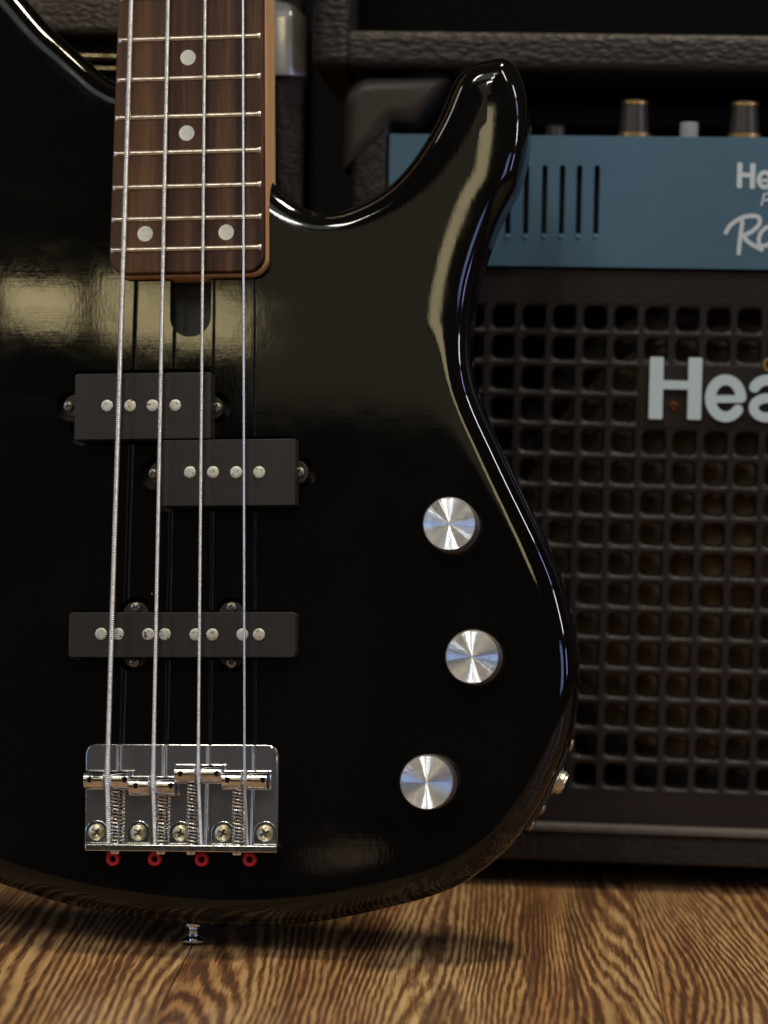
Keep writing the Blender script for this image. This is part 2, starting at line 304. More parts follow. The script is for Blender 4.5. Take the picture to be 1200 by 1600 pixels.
# ------------------------------------------------------------------ object helpers
def empty(name, loc=(0, 0, 0), mw=None):
    o = bpy.data.objects.new(name, None); COL.objects.link(o); o.empty_display_size = 0.02
    if mw is not None: o.matrix_world = mw
    else: o.location = loc
    return o
def tag(o, label=None, cat=None, group=None, kind=None):
    if label: o['label'] = label
    if cat: o['category'] = cat
    if group: o['group'] = group
    if kind: o['kind'] = kind
    return o
def link_mesh(name, me, m, parent=None, loc=None):
    o = bpy.data.objects.new(name, me); COL.objects.link(o)
    if m: me.materials.append(m) if not me.materials else None
    if parent: o.parent = parent
    if loc is not None: o.location = loc
    return o
class MB:
    def __init__(s): s.v = []; s.f = []
    def add(s, vs, fs):
        k = len(s.v); s.v += [tuple(p) for p in vs]; s.f += [tuple(i + k for i in f) for f in fs]; return s
    def box(s, a, b):
        x0, y0, z0 = a; x1, y1, z1 = b
        return s.add([(x0, y0, z0), (x1, y0, z0), (x1, y1, z0), (x0, y1, z0), (x0, y0, z1), (x1, y0, z1), (x1, y1, z1), (x0, y1, z1)],
                     [(0, 3, 2, 1), (4, 5, 6, 7), (0, 1, 5, 4), (1, 2, 6, 5), (2, 3, 7, 6), (3, 0, 4, 7)])
    def prism(s, poly, z0, z1, axis=2):
        n = len(poly)
        def P(p, z): return (p[0], p[1], z) if axis == 2 else (p[0], z, p[1])
        vs = [P(p, z0) for p in poly] + [P(p, z1) for p in poly]
        return s.add(vs, [tuple(range(n))[::-1], tuple(range(n, 2 * n))] + [(i, (i + 1) % n, n + (i + 1) % n, n + i) for i in range(n)])
    def lathe(s, prof, o=(0, 0, 0), ax=(0, 0, 1), seg=24, radfn=None, caps=True):   # prof: (r, z) along axis
        ax = Vector(ax).normalized(); u = ax.orthogonal().normalized(); w_ = ax.cross(u); o = Vector(o)
        vs = []; fs = []
        for j, (r, z) in enumerate(prof):
            for i in range(seg):
                t = 2 * math.pi * i / seg; rr_ = r * (radfn(i, j) if radfn else 1)
                vs.append(o + ax * z + u * (rr_ * math.cos(t)) + w_ * (rr_ * math.sin(t)))
        for j in range(len(prof) - 1):
            for i in range(seg):
                k = (i + 1) % seg
                fs.append((j * seg + i, j * seg + k, (j + 1) * seg + k, (j + 1) * seg + i))
        if caps and prof[0][0] > 1e-7: fs.append(tuple(range(seg))[::-1])
        if caps and prof[-1][0] > 1e-7: fs.append(tuple((len(prof) - 1) * seg + i for i in range(seg)))
        return s.add(vs, fs)
    def tube(s, pts, rad, seg=8):                                      # rad: number or list
        pts = [Vector(p) for p in pts]; n = len(pts); vs = []; fs = []; u = None
        for i, p in enumerate(pts):
            t = (pts[min(i + 1, n - 1)] - pts[max(i - 1, 0)]).normalized()
            u = t.orthogonal().normalized() if u is None else (u - t * u.dot(t)).normalized()
            w_ = t.cross(u); r = rad[i] if hasattr(rad, '__len__') else rad
            for k in range(seg):
                a = 2 * math.pi * k / seg; vs.append(p + (u * math.cos(a) + w_ * math.sin(a)) * r)
        for i in range(n - 1):
            for k in range(seg):
                q = (k + 1) % seg; fs.append((i * seg + k, i * seg + q, (i + 1) * seg + q, (i + 1) * seg + k))
        fs.append(tuple(range(seg))[::-1]); fs.append(tuple((n - 1) * seg + k for k in range(seg)))
        return s.add(vs, fs)
    def build(s, name, m, parent=None, loc=None, bevel=0, angle=35, seg=2, origin=None):
        vs = s.v
        if origin is not None:
            o_ = Vector(origin); vs = [tuple(Vector(p) - o_) for p in vs]; loc = o_
        me = bpy.data.meshes.new(name); me.from_pydata(vs, [], s.f); me.validate(); me.update()
        bm = bmesh.new(); bm.from_mesh(me); bmesh.ops.recalc_face_normals(bm, faces=bm.faces)
        if bevel:
            es = [e for e in bm.edges if len(e.link_faces) == 2 and e.calc_face_angle(0) > R(30)]
            bmesh.ops.bevel(bm, geom=es, offset=bevel, segments=seg, affect='EDGES', profile=0.5, clamp_overlap=True)
        bm.to_mesh(me); bm.free()
        for p in me.polygons: p.use_smooth = True
        me.set_sharp_from_angle(angle=R(angle))
        o = link_mesh(name, me, m, parent, loc)
        if len(me.polygons) < 20000:
            wn = o.modifiers.new('weighted_normals', 'WEIGHTED_NORMAL'); wn.weight = 100; wn.keep_sharp = True
        return o

def inside(poly, x, y):
    poly = np.asarray(poly, float); x = np.asarray(x, float); y = np.asarray(y, float)
    c = np.zeros(x.shape, bool); n = len(poly); j = n - 1
    for i in range(n):
        xi, yi = poly[i]; xj, yj = poly[j]
        if yi != yj:
            m_ = ((yi > y) != (yj > y)) & (x < (xj - xi) * (y - yi) / (yj - yi) + xi)
            c ^= m_
        j = i
    return c
def cdt_region(outers, holes, extra=()):
    """triangulate the union of the outer polygons less the holes: (verts2d, tris)"""
    vs = []; es = []
    for poly in list(outers) + list(holes):
        k = len(vs); n = len(poly); vs += [Vector((p[0], p[1])) for p in poly]
        es += [(k + i, k + (i + 1) % n) for i in range(n)]
    vs += [Vector((p[0], p[1])) for p in extra]
    r = delaunay_2d_cdt(vs, es, [], 0, 1e-7)
    V = np.array([tuple(p) for p in r[0]]); T = [tuple(f) for f in r[2]]
    C = np.array([V[list(f)].mean(axis=0) for f in T])
    keep = np.zeros(len(T), bool)
    for p in outers: keep |= inside(p, C[:, 0], C[:, 1])
    for p in holes: keep &= ~inside(p, C[:, 0], C[:, 1])
    return V, [t for t, k in zip(T, keep) if k]
def plate(outers, holes, z0, z1, axis=2):
    """a plate with real holes, as a MB"""
    V, T = cdt_region(outers, holes)
    def P(p, z): return (p[0], p[1], z) if axis == 2 else (p[0], z, p[1])
    n = len(V); cnt = {}
    for t in T:
        for i in range(len(t)):
            a, b = t[i], t[(i + 1) % len(t)]; cnt.setdefault((min(a, b), max(a, b)), []).append((a, b))
    fs = [tuple(reversed(t)) for t in T] + [tuple(i + n for i in t) for t in T]
    fs += [(a, b, b + n, a + n) for l_ in cnt.values() if len(l_) == 1 for a, b in l_]
    return MB().add([P(p, z0) for p in V] + [P(p, z1) for p in V], fs)
def rrect(x0, y0, x1, y1, r, k=5, corners=(1, 1, 1, 1)):               # corners: bl, br, tr, tl
    out = []
    for (cx_, cy_, a0, on) in ((x0 + r, y0 + r, 180, corners[0]), (x1 - r, y0 + r, 270, corners[1]), (x1 - r, y1 - r, 0, corners[2]), (x0 + r, y1 - r, 90, corners[3])):
        if not on:
            out.append((x0 if cx_ < (x0 + x1) / 2 else x1, y0 if cy_ < (y0 + y1) / 2 else y1)); continue
        for i in range(k + 1):
            a = R(a0 + 90 * i / k); out.append((cx_ + r * math.cos(a), cy_ + r * math.sin(a)))
    return out
def circle(x, y, r, n=20, a0=0, a1=360):
    full = abs(a1 - a0) >= 360
    m_ = n if full else n - 1
    return [(x + r * math.cos(R(a0 + (a1 - a0) * i / m_)), y + r * math.sin(R(a0 + (a1 - a0) * i / m_))) for i in range(n)]
def spline(pts, n=12, closed=True):
    P = [Vector(p) for p in pts]; out = []; m_ = len(P)
    rng = range(m_) if closed else range(m_ - 1)
    for i in rng:
        if closed: a, b, c, d = P[i - 1], P[i], P[(i + 1) % m_], P[(i + 2) % m_]
        else: a, b, c, d = P[max(i - 1, 0)], P[i], P[i + 1], P[min(i + 2, m_ - 1)]
        for k in range(n):
            t = k / n
            out.append(0.5 * ((2 * b) + (c - a) * t + (2 * a - 5 * b + 4 * c - d) * t * t + (3 * b - 3 * c + d - a) * t ** 3))
    if not closed: out.append(P[-1])
    return out
def resample(P, step, closed=True):
    A = np.array([tuple(p) for p in P], float)
    if closed: A = np.vstack([A, A[:1]])
    s = np.r_[0, np.cumsum(np.linalg.norm(np.diff(A, axis=0), axis=1))]
    n = max(2, int(round(s[-1] / step)))
    t = np.linspace(0, s[-1], n + 1)
    if closed: t = t[:-1]
    return np.stack([np.interp(t, s, A[:, k]) for k in range(A.shape[1])], axis=1)

# ================================================================== FLOOR
floor = MB().box((-1.6, -0.6, -0.03), (1.8, 2.4, -0.009)).build('floor', M_dark); tag(floor, kind='structure')
fa = R(-2.5)
def floor_pt(px, py):
    d = ray(px, py); return CAM + d * (CAMZ / -d.z)
sp = floor_pt(1012, 1490)
PW, PL = 0.19, 1.25
pm = MB().box((0, 0, -0.008), (PW - 0.0004, PL - 0.0004, 0)).build('plank', M_floor, floor, bevel=0.0003, seg=1)
first = True
FR = Matrix.Rotation(fa, 4, 'Z')
for i in range(-7, 8):
    for j in range(-1, 2):
        o = pm if first else pm.copy()
        if not first: COL.objects.link(o)
        first = False
        yo = [0.0, 0.40, 1.02][i % 3]
        q = FR @ Vector((i * PW, j * PL + yo - 0.75, 0))
        o.parent = floor
        o.location = (sp.x + q.x, sp.y + q.y, random.uniform(-0.0001, 0.0)); o.rotation_euler = (0, 0, fa)
wall = MB().box((-1.8, 2.0, 0), (2.0, 2.1, 2.2)).build('wall', M_wall); tag(wall, kind='structure')

# ================================================================== BASS GUITAR
bass = empty('bass_guitar', mw=GM)
tag(bass, 'glossy black electric bass guitar with rosewood fretboard, standing on the wood floor before the amplifiers', 'bass guitar')

OUT = [(43, 0), (63, 24), (97.5, 63), (134, 95), (162, 120), (185, 138), (230, 158), (290, 190), (345, 228), (385, 258), (408, 268), (423, 277), (432, 292), (446, 309), (471, 326), (497, 332.5), (525, 331),
       (552, 323), (587, 306), (617, 283), (643, 253), (667, 217), (687, 179), (699, 149), (709, 127), (724, 108.5), (746, 98.5), (771, 96), (793, 104), (810, 121), (822, 145), (829, 172),
       (831, 208), (827, 252), (814, 300), (791, 341), (773, 383), (759, 425), (749, 465), (743, 510), (741, 556), (747, 606), (762, 650), (787, 704), (812, 757), (837, 808), (859, 854),
       (880, 905), (894, 955), (903, 1000), (907, 1045), (905, 1090), (899, 1130), (888, 1170), (870, 1212), (849, 1256), (823, 1294), (798, 1324), (763, 1353), (721, 1381), (666, 1402), (612, 1416), (525, 1435),
       (437, 1445), (350, 1447), (292, 1444), (233, 1437), (146, 1422), (87, 1408), (41, 1394), (0, 1380), (-70, 1352), (-150, 1308), (-235, 1240), (-300, 1160), (-340, 1060), (-352, 960), (-345, 860),
       (-320, 750), (-285, 640), (-258, 540), (-246, 440), (-248, 340), (-262, 220), (-278, 100), (-290, -20), (-296, -130), (-292, -230), (-275, -300), (-245, -335), (-205, -335), (-165, -300), (-120, -225), (-65, -135), (-10, -60)]
def out_local():
    n = len(OUT); res = []
    for i, (x, y) in enumerate(OUT):
        ax_, ay_ = OUT[i - 1]; bx_, by_ = OUT[(i + 1) % n]
        tx, ty = bx_ - ax_, by_ - ay_; l_ = math.hypot(tx, ty); nx = -(-ty) / l_ * 1.0   # outward normal x (clockwise in image)
        h = -0.010 - 0.018 * max(0.0, min(1.0, nx * 1.4))
        p = G(x, y, h); res.append((p.x, p.y))
    return res
O0 = spline(out_local(), 10)
OL = resample(O0, 0.0013)
area = 0.5 * np.sum(OL[:, 0] * np.roll(OL[:, 1], -1) - np.roll(OL[:, 0], -1) * OL[:, 1])
if area < 0: OL = OL[::-1].copy()
for _ in range(6): OL = (np.roll(OL, 1, 0) + 2 * OL + np.roll(OL, -1, 0)) / 4
nO = len(OL)
TAN = np.roll(OL, -1, 0) - np.roll(OL, 1, 0); TAN /= np.linalg.norm(TAN, axis=1)[:, None]
NRM = np.stack([TAN[:, 1], -TAN[:, 0]], 1)                               # outward (counter-clockwise loop)
def dist_out(P):                                                          # distance to the outline and outward direction
    D = np.empty(len(P)); W = np.empty((len(P), 2)); A = OL; Bp = np.roll(OL, -1, 0); AB = Bp - A; L2 = (AB ** 2).sum(1)
    for s in range(0, len(P), 1500):
        Q = P[s:s + 1500][:, None, :]
        t = np.clip(((Q - A) * AB).sum(2) / L2, 0, 1); C = A + AB * t[..., None]; d = np.linalg.norm(Q - C, axis=2)
        k = d.argmin(1); ii = np.arange(len(k)); D[s:s + 1500] = d[ii, k]; W[s:s + 1500] = (C - Q[:, 0:1, :].repeat(C.shape[1], 1))[ii, k]
    l_ = np.linalg.norm(W, axis=1); l_[l_ < 1e-9] = 1
    return D, W / l_[:, None]
RIM = 0.0105; SL = 0.16; LF = 0.016; T_END = math.atan(1 / SL)            # rim radius, crown slope next to the rim, crown length
AMP = SL * LF
d_end = RIM * (1 - math.cos(T_END)); z_end = RIM * math.sin(T_END)
Y_HI, Y_LO = G(600, 500).y, G(600, 650).y
def profile(d, y=None, up=0.0):
    d = np.asarray(d, float)
    f = 1.0 if y is None else 0.06 + 0.94 * np.clip((np.asarray(y) - Y_LO) / (Y_HI - Y_LO), 0, 1) ** 1.5
    if y is not None: f = f * (1 - 0.75 * np.clip(up, 0, 1))
    c = np.clip(1 - d / RIM, -1, 1); s = np.sqrt(np.maximum(0, 1 - c * c))
    za = -AMP * (0.22 if y is None else f) - (1 - f) * SL * 0.002 + (RIM * s - z_end); sa = c / np.maximum(s, 1e-4)
    zf = -AMP * f * np.exp(-(d - d_end) / LF) - (1 - f) * SL * 0.002 * np.exp(-(d - d_end) / 0.002)
    sf = SL * f * np.exp(-(d - d_end) / LF) + (1 - f) * SL * np.exp(-(d - d_end) / 0.002)
    inn = d >= d_end
    return np.where(inn, zf, za), np.where(inn, sf, sa)
Z_SIDE = float(profile(0.0)[0]) - AMP * 0.8
# holes in the face
def P2(px, py, h=0.0):
    p = G(px, py, h); return (p.x, p.y)
def lrect(x0, y0, x1, y1, h=0.0):                                         # pixel rectangle -> local axis-aligned rectangle
    a = G(x0, (y0 + y1) / 2, h); b = G(x1, (y0 + y1) / 2, h); c = G((x0 + x1) / 2, y0, h); d = G((x0 + x1) / 2, y1, h)
    return a.x, d.y, b.x, c.y
PX = 1.0 / 3760
a = lrect(266, 380, 330, 526); slot_poly = rrect(a[0], a[1], a[2], a[3], (a[2] - a[0]) / 2 * 0.97, 8, (1, 1, 0, 0))
HOLES = [slot_poly]
PKH = 0.0085
def rout_pick(x0, y0, x1, y1, ears):
    a = lrect(x0, y0, x1, y1, 0); polys = [rrect(a[0], a[1], a[2], a[3], 0.0045)]
    for ex, ey in ears: polys.append(circle(*P2(ex, ey), 0.0066, 24))
    return polys
HOLES += rout_pick(110, 577, 336, 695, [(112, 634), (337, 637)])
HOLES += rout_pick(246, 682, 470, 799, [(242, 740), (470, 740)])
HOLES += rout_pick(105, 954, 465, 1031, [(212, 957), (362, 957), (210, 1027), (362, 1027)])
lev = [RIM * (1 - math.cos(T_END * t)) for t in (0.1, 0.2, 0.3, 0.4, 0.5, 0.6, 0.7, 0.8, 0.9, 1.0)]
lev += [d_end + 0.0004, d_end + 0.0008]
lev += [d_end + 0.0013 * 1.17 ** k * (k + 1) * 0.9 for k in range(12)]
ext = []
for k, l_ in enumerate(lev):
    st = 1 if l_ < RIM + 0.0012 else 2
    Q = (OL - NRM * l_)[::st]
    D, _w = dist_out(Q); ext.append(Q[D > l_ * 0.985 - 1e-6])
gx, gy = np.meshgrid(np.arange(OL[:, 0].min(), OL[:, 0].max(), 0.0045), np.arange(OL[:, 1].min(), OL[:, 1].max(), 0.0045))
GP = np.stack([gx.ravel(), gy.ravel()], 1) + 0.0003
GP = GP[inside(OL, GP[:, 0], GP[:, 1])]
D, _w = dist_out(GP); ext.append(GP[D > lev[-1] + 0.003])
ext = np.vstack(ext)
V, T = cdt_region([OL], HOLES, ext)
D, Wd = dist_out(V)
D[D < 2e-6] = 0
onb = D == 0
for i in np.where(onb)[0]:
    j = ((OL - V[i]) ** 2).sum(1).argmin(); Wd[i] = NRM[j]
Zp, Sp = profile(D, V[:, 1], Wd[:, 1])
nv = np.stack([Wd[:, 0] * Sp, Wd[:, 1] * Sp, np.ones(len(V))], 1); nv /= np.linalg.norm(nv, axis=1)[:, None]
verts = [(p[0], p[1], FACE + z) for p, z in zip(V, Zp)]; norms = [tuple(x) for x in nv]
faces = [tuple(t) for t in T]
def ccw(t): 
    a_, b_, c_ = V[t[0]], V[t[1]], V[t[2]]; return (b_[0] - a_[0]) * (c_[1] - a_[1]) - (b_[1] - a_[1]) * (c_[0] - a_[0]) > 0
faces = [t if ccw(t) else t[::-1] for t in faces]
# sides and rounded back
k0 = len(verts); rings = []
for zz, ins, nz in ([(Z_SIDE, 0, 0)] + [(-0.040 - Z_SIDE, 0, 0)] + [(-0.040 - Z_SIDE - RIM * math.sin(t) , RIM * (1 - math.cos(t)), -math.sin(t)) for t in (0.4, 0.8, 1.2, 1.5708)]):
    base = len(verts); rings.append(base)
    for p, q in zip(OL, NRM):
        verts.append((p[0] - q[0] * ins, p[1] - q[1] * ins, FACE + zz)); nz = max(-1, nz); c_ = math.sqrt(max(0, 1 - nz * nz)); norms.append((q[0] * c_, q[1] * c_, nz))
for a_, b_ in zip(rings[:-1], rings[1:]):
    for i in range(nO):
        j = (i + 1) % nO; faces.append((a_ + j, a_ + i, b_ + i, b_ + j))
BI = OL - NRM * RIM
Vb, Tb = cdt_region([BI], [])
kb = len(verts)
for p in Vb: verts.append((p[0], p[1], FACE - 0.040 - Z_SIDE - RIM)); norms.append((0, 0, -1))
faces += [tuple(kb + i for i in t)[::-1] for t in Tb]
me = bpy.data.meshes.new('body'); me.from_pydata(verts, [], faces); me.update()
for p in me.polygons: p.use_smooth = True
me.normals_split_custom_set_from_vertices(norms)
body = link_mesh('body', me, M_lac, bass)
# recess walls
cnt = {}
for t in T:
    for i in range(3):
        a_, b_ = t[i], t[(i + 1) % 3]; cnt.setdefault((min(a_, b_), max(a_, b_)), []).append((a_, b_))
wl = MB()
for l_ in cnt.values():
    if len(l_) == 1:
        a_, b_ = l_[0]
        if onb[a_] and onb[b_]: continue
        p, q = V[a_], V[b_]
        za, zb = FACE + Zp[a_] , FACE + Zp[b_]
        wl.add([(p[0], p[1], za), (q[0], q[1], zb), (q[0], q[1], FACE - 0.009), (p[0], p[1], FACE - 0.009)], [(0, 1, 2, 3)])
wl.build('recess_wall', M_lac, body)['kind'] = 'stuff'
bt = MB()
for x0, y0, x1, y1 in ((255, 372, 342, 532), (80, 560, 500, 810), (90, 930, 480, 1055)):
    a = lrect(x0, y0, x1, y1); bt.box((a[0], a[1], FACE - 0.011), (a[2], a[3], FACE - 0.009))
bt.build('recess_floor', M_rout, body)

# ---- neck and fretboard
FB0, FB1 = 0.0045, 0.0095
YT = -340
def edge_l(y, dx=0): return 184.6 + (171.0 - 184.6) * y / 400 + dx
def edge_r(y, dx=0): return 410.6 + (412.0 - 410.6) * y / 400 + dx
def board_outline(h, grow, yb, rc):
    tl = G(edge_l(YT), YT, FB1); tr = G(edge_r(YT), YT, FB1); bl = G(edge_l(yb), yb, FB1); br = G(edge_r(yb), yb, FB1)
    yb_ = (bl.y + br.y) / 2 - grow
    pts = [(tr.x + grow, tr.y), (tl.x - grow, tl.y)]
    x0, x1 = bl.x - grow, br.x + grow
    for i in range(9):
        a = R(180 + 90 * i / 8); pts.append((x0 + rc + rc * math.cos(a), yb_ + rc + rc * math.sin(a)))
    for i in range(9):
        a = R(270 + 90 * i / 8); pts.append((x1 - rc + rc * math.cos(a), yb_ + rc + rc * math.sin(a)))
    return pts
neck = MB().prism(board_outline(0, 0.00045, 427, 0.0075), FACE - 0.017, FACE + FB0 - 0.0001).build('neck', M_map, bass, bevel=0.0004)
fb = MB().prism(board_outline(0, 0, 426, 0.0072), FACE + FB0, FACE + FB1).build('fretboard', M_rose, bass, bevel=0.0009, seg=3)
FR_ = [((185.4, 62), (407, 57.5)), ((183.3, 123.7), (407, 120.8)), ((180.4, 183), (407.5, 180)), ((178.3, 239), (407.5, 236)), ((176.7, 292), (408, 289.6)), ((175, 342), (408.3, 340)), ((173.3, 389.6), (408.3, 388)),
       ((187.5, -3.5), (406.6, -9)), ((189.8, -73), (406.2, -79.5)), ((192.2, -147), (405.8, -154.5)), ((195, -226), (405.4, -235)), ((197.5, -310), (405, -320))]
for a, b in FR_:
    p = G(a[0], a[1], FB1); q = G(b[0], b[1], FB1)
    m_ = MB(); y_ = (p.y + q.y) / 2
    pts = []; rad = []; n = 12
    prof = [(-0.00125, 0), (-0.0011, 0.0006), (-0.0006, 0.00105), (0, 0.0012), (0.0006, 0.00105), (0.0011, 0.0006), (0.00125, 0)]
    vs = []; fs = []
    xs = [p.x, p.x + 0.0009, p.x + 0.0018, q.x - 0.0018, q.x - 0.0009, q.x]; hs = [0.25, 0.7, 1, 1, 0.7, 0.25]; ws = [1.35, 1.15, 1, 1, 1.15, 1.35]
    for x_, hh, ww in zip(xs, hs, ws):
        for dy, dz in prof: vs.append((x_, y_ + dy * ww * 0.85, FACE + FB1 - 0.0001 + dz * hh))
    k = len(prof)
    for i in range(len(xs) - 1):
        for j in range(k - 1): fs.append((i * k + j, (i + 1) * k + j, (i + 1) * k + j + 1, i * k + j + 1))
    fs += [tuple(range(k)), tuple((len(xs) - 1) * k + j for j in range(k))[::-1]]
    m_.add(vs, fs).build('fret', M_fret, fb, angle=60)
for x_, y_ in ((293.8, 90), (291.7, 208), (226.7, 365.4), (353.3, 363)):
    p = G(x_, y_, FB1)
    MB().lathe([(0.0033, -0.0004), (0.0033, 0.00008), (0.0031, 0.00014)], (0, 0, 0), seg=28).build('position_marker', M_pearl, fb, loc=(p.x, p.y, FACE + FB1))

# ---- pickups
def phillips(name, px, py, h, r, m_, parent, dome=0.35, turn=0.3, thick=0.0010):
    p = G(px, py, h); z = FACE + h
    c = []
    wv, ln = r * 0.19, r * 0.60
    for q in range(4):
        a = turn + q * math.pi / 2; u = Vector((math.cos(a), math.sin(a))); w_ = Vector((-u.y, u.x))
        c += [u * wv * 1.0 - w_ * wv, u * ln - w_ * wv * 0.75, u * ln + w_ * wv * 0.75]
    prof_pts = circle(0, 0, r * 0.80, 24)
    V_, T_ = cdt_region([prof_pts], [[(v_.x, v_.y) for v_ in c]])
    m__ = MB(); zt = lambda x, y: thick + dome * r * (1 - (x * x + y * y) / (r * r))
    fs = list(T_); cnt_ = {}
    for t in T_:
        for i in range(3):
            a_, b_ = t[i], t[(i + 1) % 3]; cnt_.setdefault((min(a_, b_), max(a_, b_)), []).append((a_, b_))
    n = len(V_)
    vs = [(x, y, zt(x, y)) for x, y in V_] + [(x * 0.75, y * 0.75, -r * 0.15) for x, y in V_]
    rad2 = r * 0.79
    fs += [(a_, b_, b_ + n, a_ + n) for l_ in cnt_.values() if len(l_) == 1 for a_, b_ in l_ if math.hypot(*V_[a_]) < rad2 or math.hypot(*V_[b_]) < rad2]
    m__.add(vs, fs)
    m__.lathe([(r * 0.80, zt(r * 0.80, 0)), (r * 0.93, zt(r * 0.93, 0)), (r, thick * 0.7), (r, 0), (r * 0.3, -0.0004)], seg=24, caps=False)
    m__.add([(ln * math.cos(t), ln * math.sin(t), -0.0001) for t in [i * 0.5236 for i in range(12)]], [tuple(range(12))])
    return m__.build(name, m_, parent, loc=(p.x, p.y, z), angle=30)
def pole(px, py, h, parent, r=0.00255):
    p = G(px, py, h)
    MB().lathe([(r, -0.001), (r, 0.0003), (r * 0.93, 0.0005), (r * 0.5, 0.00051), (0, 0.00052)], seg=22).build('pole_piece', M_pole, parent, loc=(p.x, p.y, FACE + h), angle=50)
def pickup(name, x0, y0, x1, y1, poles, ears, screws, rc, h=PKH, bottom=-0.006, label=None):
    a = lrect(x0, y0, x1, y1, h)
    o = MB().prism(rrect(a[0], a[1], a[2], a[3], rc, 5), FACE + bottom, FACE + h).build(name, M_cov, bass, bevel=0.00035, seg=2)
    if label: o['label'] = label
    for x, y in poles: pole(x, y, h, o)
    for (ex, ey, er, dirn) in ears:
        p = G(ex, ey, 0.001)
        if dirn in 'lr':
            poly = circle(p.x, p.y, er, 20, 90, 270) if dirn == 'l' else circle(p.x, p.y, er, 20, -90, 90)
        else:
            poly = circle(p.x, p.y, er, 20, 0, 180) if dirn == 't' else circle(p.x, p.y, er, 20, 180, 360)
        dx = {'l': 0.003, 'r': -0.003}.get(dirn, 0); dy = {'t': -0.003, 'b': 0.003}.get(dirn, 0)
        poly2 = poly + [(poly[-1][0] + dx, poly[-1][1] + dy), (poly[0][0] + dx, poly[0][1] + dy)]
        MB().prism(poly2, FACE - 0.0015, FACE + 0.0008).build('mounting_ear', M_ear, o, bevel=0.0003)
    for i, (x, y) in enumerate(screws): phillips('screw', x, y, 0.0010, 0.0021, M_dscrew, o, turn=0.3 + i)
    return o
pickup('split_pickup', 116.5, 583, 329.5, 686, [(167.5, 634), (203.5, 634), (238.5, 633.5), (274, 633.5)], [(116, 634, 0.0046, 'l'), (331, 637, 0.0048, 'r')], [(107.5, 635), (339, 637)], 0.0006)
pickup('split_pickup', 252.5, 686.5, 461.5, 790, [(297, 738), (333, 738), (369, 738), (405, 738)], [(249, 739, 0.0046, 'l'), (463, 738, 0.0050, 'r')], [(240, 740), (468.5, 738)], 0.0006)
pickup('bar_pickup', 107, 956.5, 461.5, 1027, [(158, 990.5), (184.5, 990.5), (231.8, 991), (257.8, 991), (305.4, 991.5), (332, 991.5), (378.8, 991.5), (404.7, 991.5)],
       [(212, 961, 0.0055, 't'), (362, 961, 0.0055, 't'), (210, 1022, 0.0055, 'b'), (362, 1022, 0.0055, 'b')], [(212, 949), (362, 949), (210, 1035), (362, 1036)], 0.0017, h=0.0075)

# ---- knobs
for (x, y) in ((702, 818.5), (737.7, 1026.3), (666.5, 1222.5)):
    H_ = 0.0155; p = G(x, y, H_); r = 0.01085
    prof = [(r * 1.0, 0.0008), (r * 1.02, 0.0012), (r * 1.02, H_ - 0.0012), (r * 0.99, H_ - 0.0003), (r * 0.972, H_)]
    k = MB().lathe(prof, seg=120, radfn=lambda i, j: (1.012 if i % 2 else 0.988) if 1 <= j <= 2 else 1.0).build('control_knob', M_knurl, bass, loc=(p.x, p.y, FACE), angle=50)
    r2 = r * 0.968
    MB().lathe([(r2, 0.0), (r2 * 0.985, 0.00018), (r2 * 0.5, 0.00012), (0.0001, 0.00008), (0, 0.00008)], seg=96).build('knob_top', M_knob, k, loc=(0, 0, H_), angle=80)

# ---- bridge
a = lrect(133, 1163.5, 434, 1329, 0.002)
bx0, by0, bx1, by1 = a
base = MB().prism(rrect(bx0, by0, bx1, by1, 0.0042, 6, (0, 0, 1, 1)), FACE + 0.0001, FACE + 0.0014).build('bridge', M_chr2, bass, bevel=0.0003)
gro = []
for gx_, gw in ((187, 3.6), (259.6, 3.2), (328.5, 3.0), (397, 1.8)):
    q = lrect(gx_ - gw / 2, 1167, gx_ + gw / 2, 1316, 0.002); gro.append([(q[0], q[1]), (q[2], q[1]), (q[2], q[3]), (q[0], q[3])])
plate([rrect(bx0 + 0.0004, by0 + 0.0002, bx1 - 0.0004, by1 - 0.0004, 0.0040, 6, (0, 0, 1, 1))], gro, FACE + 0.00145, FACE + 0.0023).build('slotted_plate', M_chr2, base, bevel=0.0001, seg=1)
aw = lrect(134, 1163, 433, 1330, 0.0105)
wl_ = MB().box((aw[0], by0 - 0.0001, FACE + 0.0001), (aw[2], by0 + 0.0026, FACE + 0.0105)).build('end_wall', M_chr, base, bevel=0.0004)
for x, y in ((151, 1300.4), (216.4, 1301), (282, 1302), (348.4, 1302), (414.4, 1302)):
    p = G(x, y, 0.0028); rr_ = 0.0049
    pts = circle(p.x, p.y, rr_, 18, 0, 180) + [(p.x - rr_, by0 + 0.0028), (p.x + rr_, by0 + 0.0028)]
    if x < 160: pts = [(max(q[0], bx0 + 0.0003), q[1]) for q in pts]
    if x > 400: pts = [(min(q[0], bx1 - 0.0003), q[1]) for q in pts]
    MB().prism(pts, FACE + 0.0022, FACE + 0.0029).build('screw_pad', M_chr, base, bevel=0.0003)
    phillips('mounting_screw', x, y, 0.0029, 0.0034, M_screw, base, turn=random.uniform(0, 1.5), dome=0.25)
saddles = [((132.8, 164.5), (173, 203.5), 1218.7, (139.6, 194.5), 181, 168.8),
           ((202.5, 235), (244.6, 275.5), 1228, (211.6, 266.5), 252.5, 239.8),
           ((274.5, 307), (315, 349), 1209.3, (281.5, 338), 299.8, 310.3),
           ((347.8, 379), (386.5, 420), 1219, (355, 410.5), 371.2, 382.3)]
HS = 0.0068
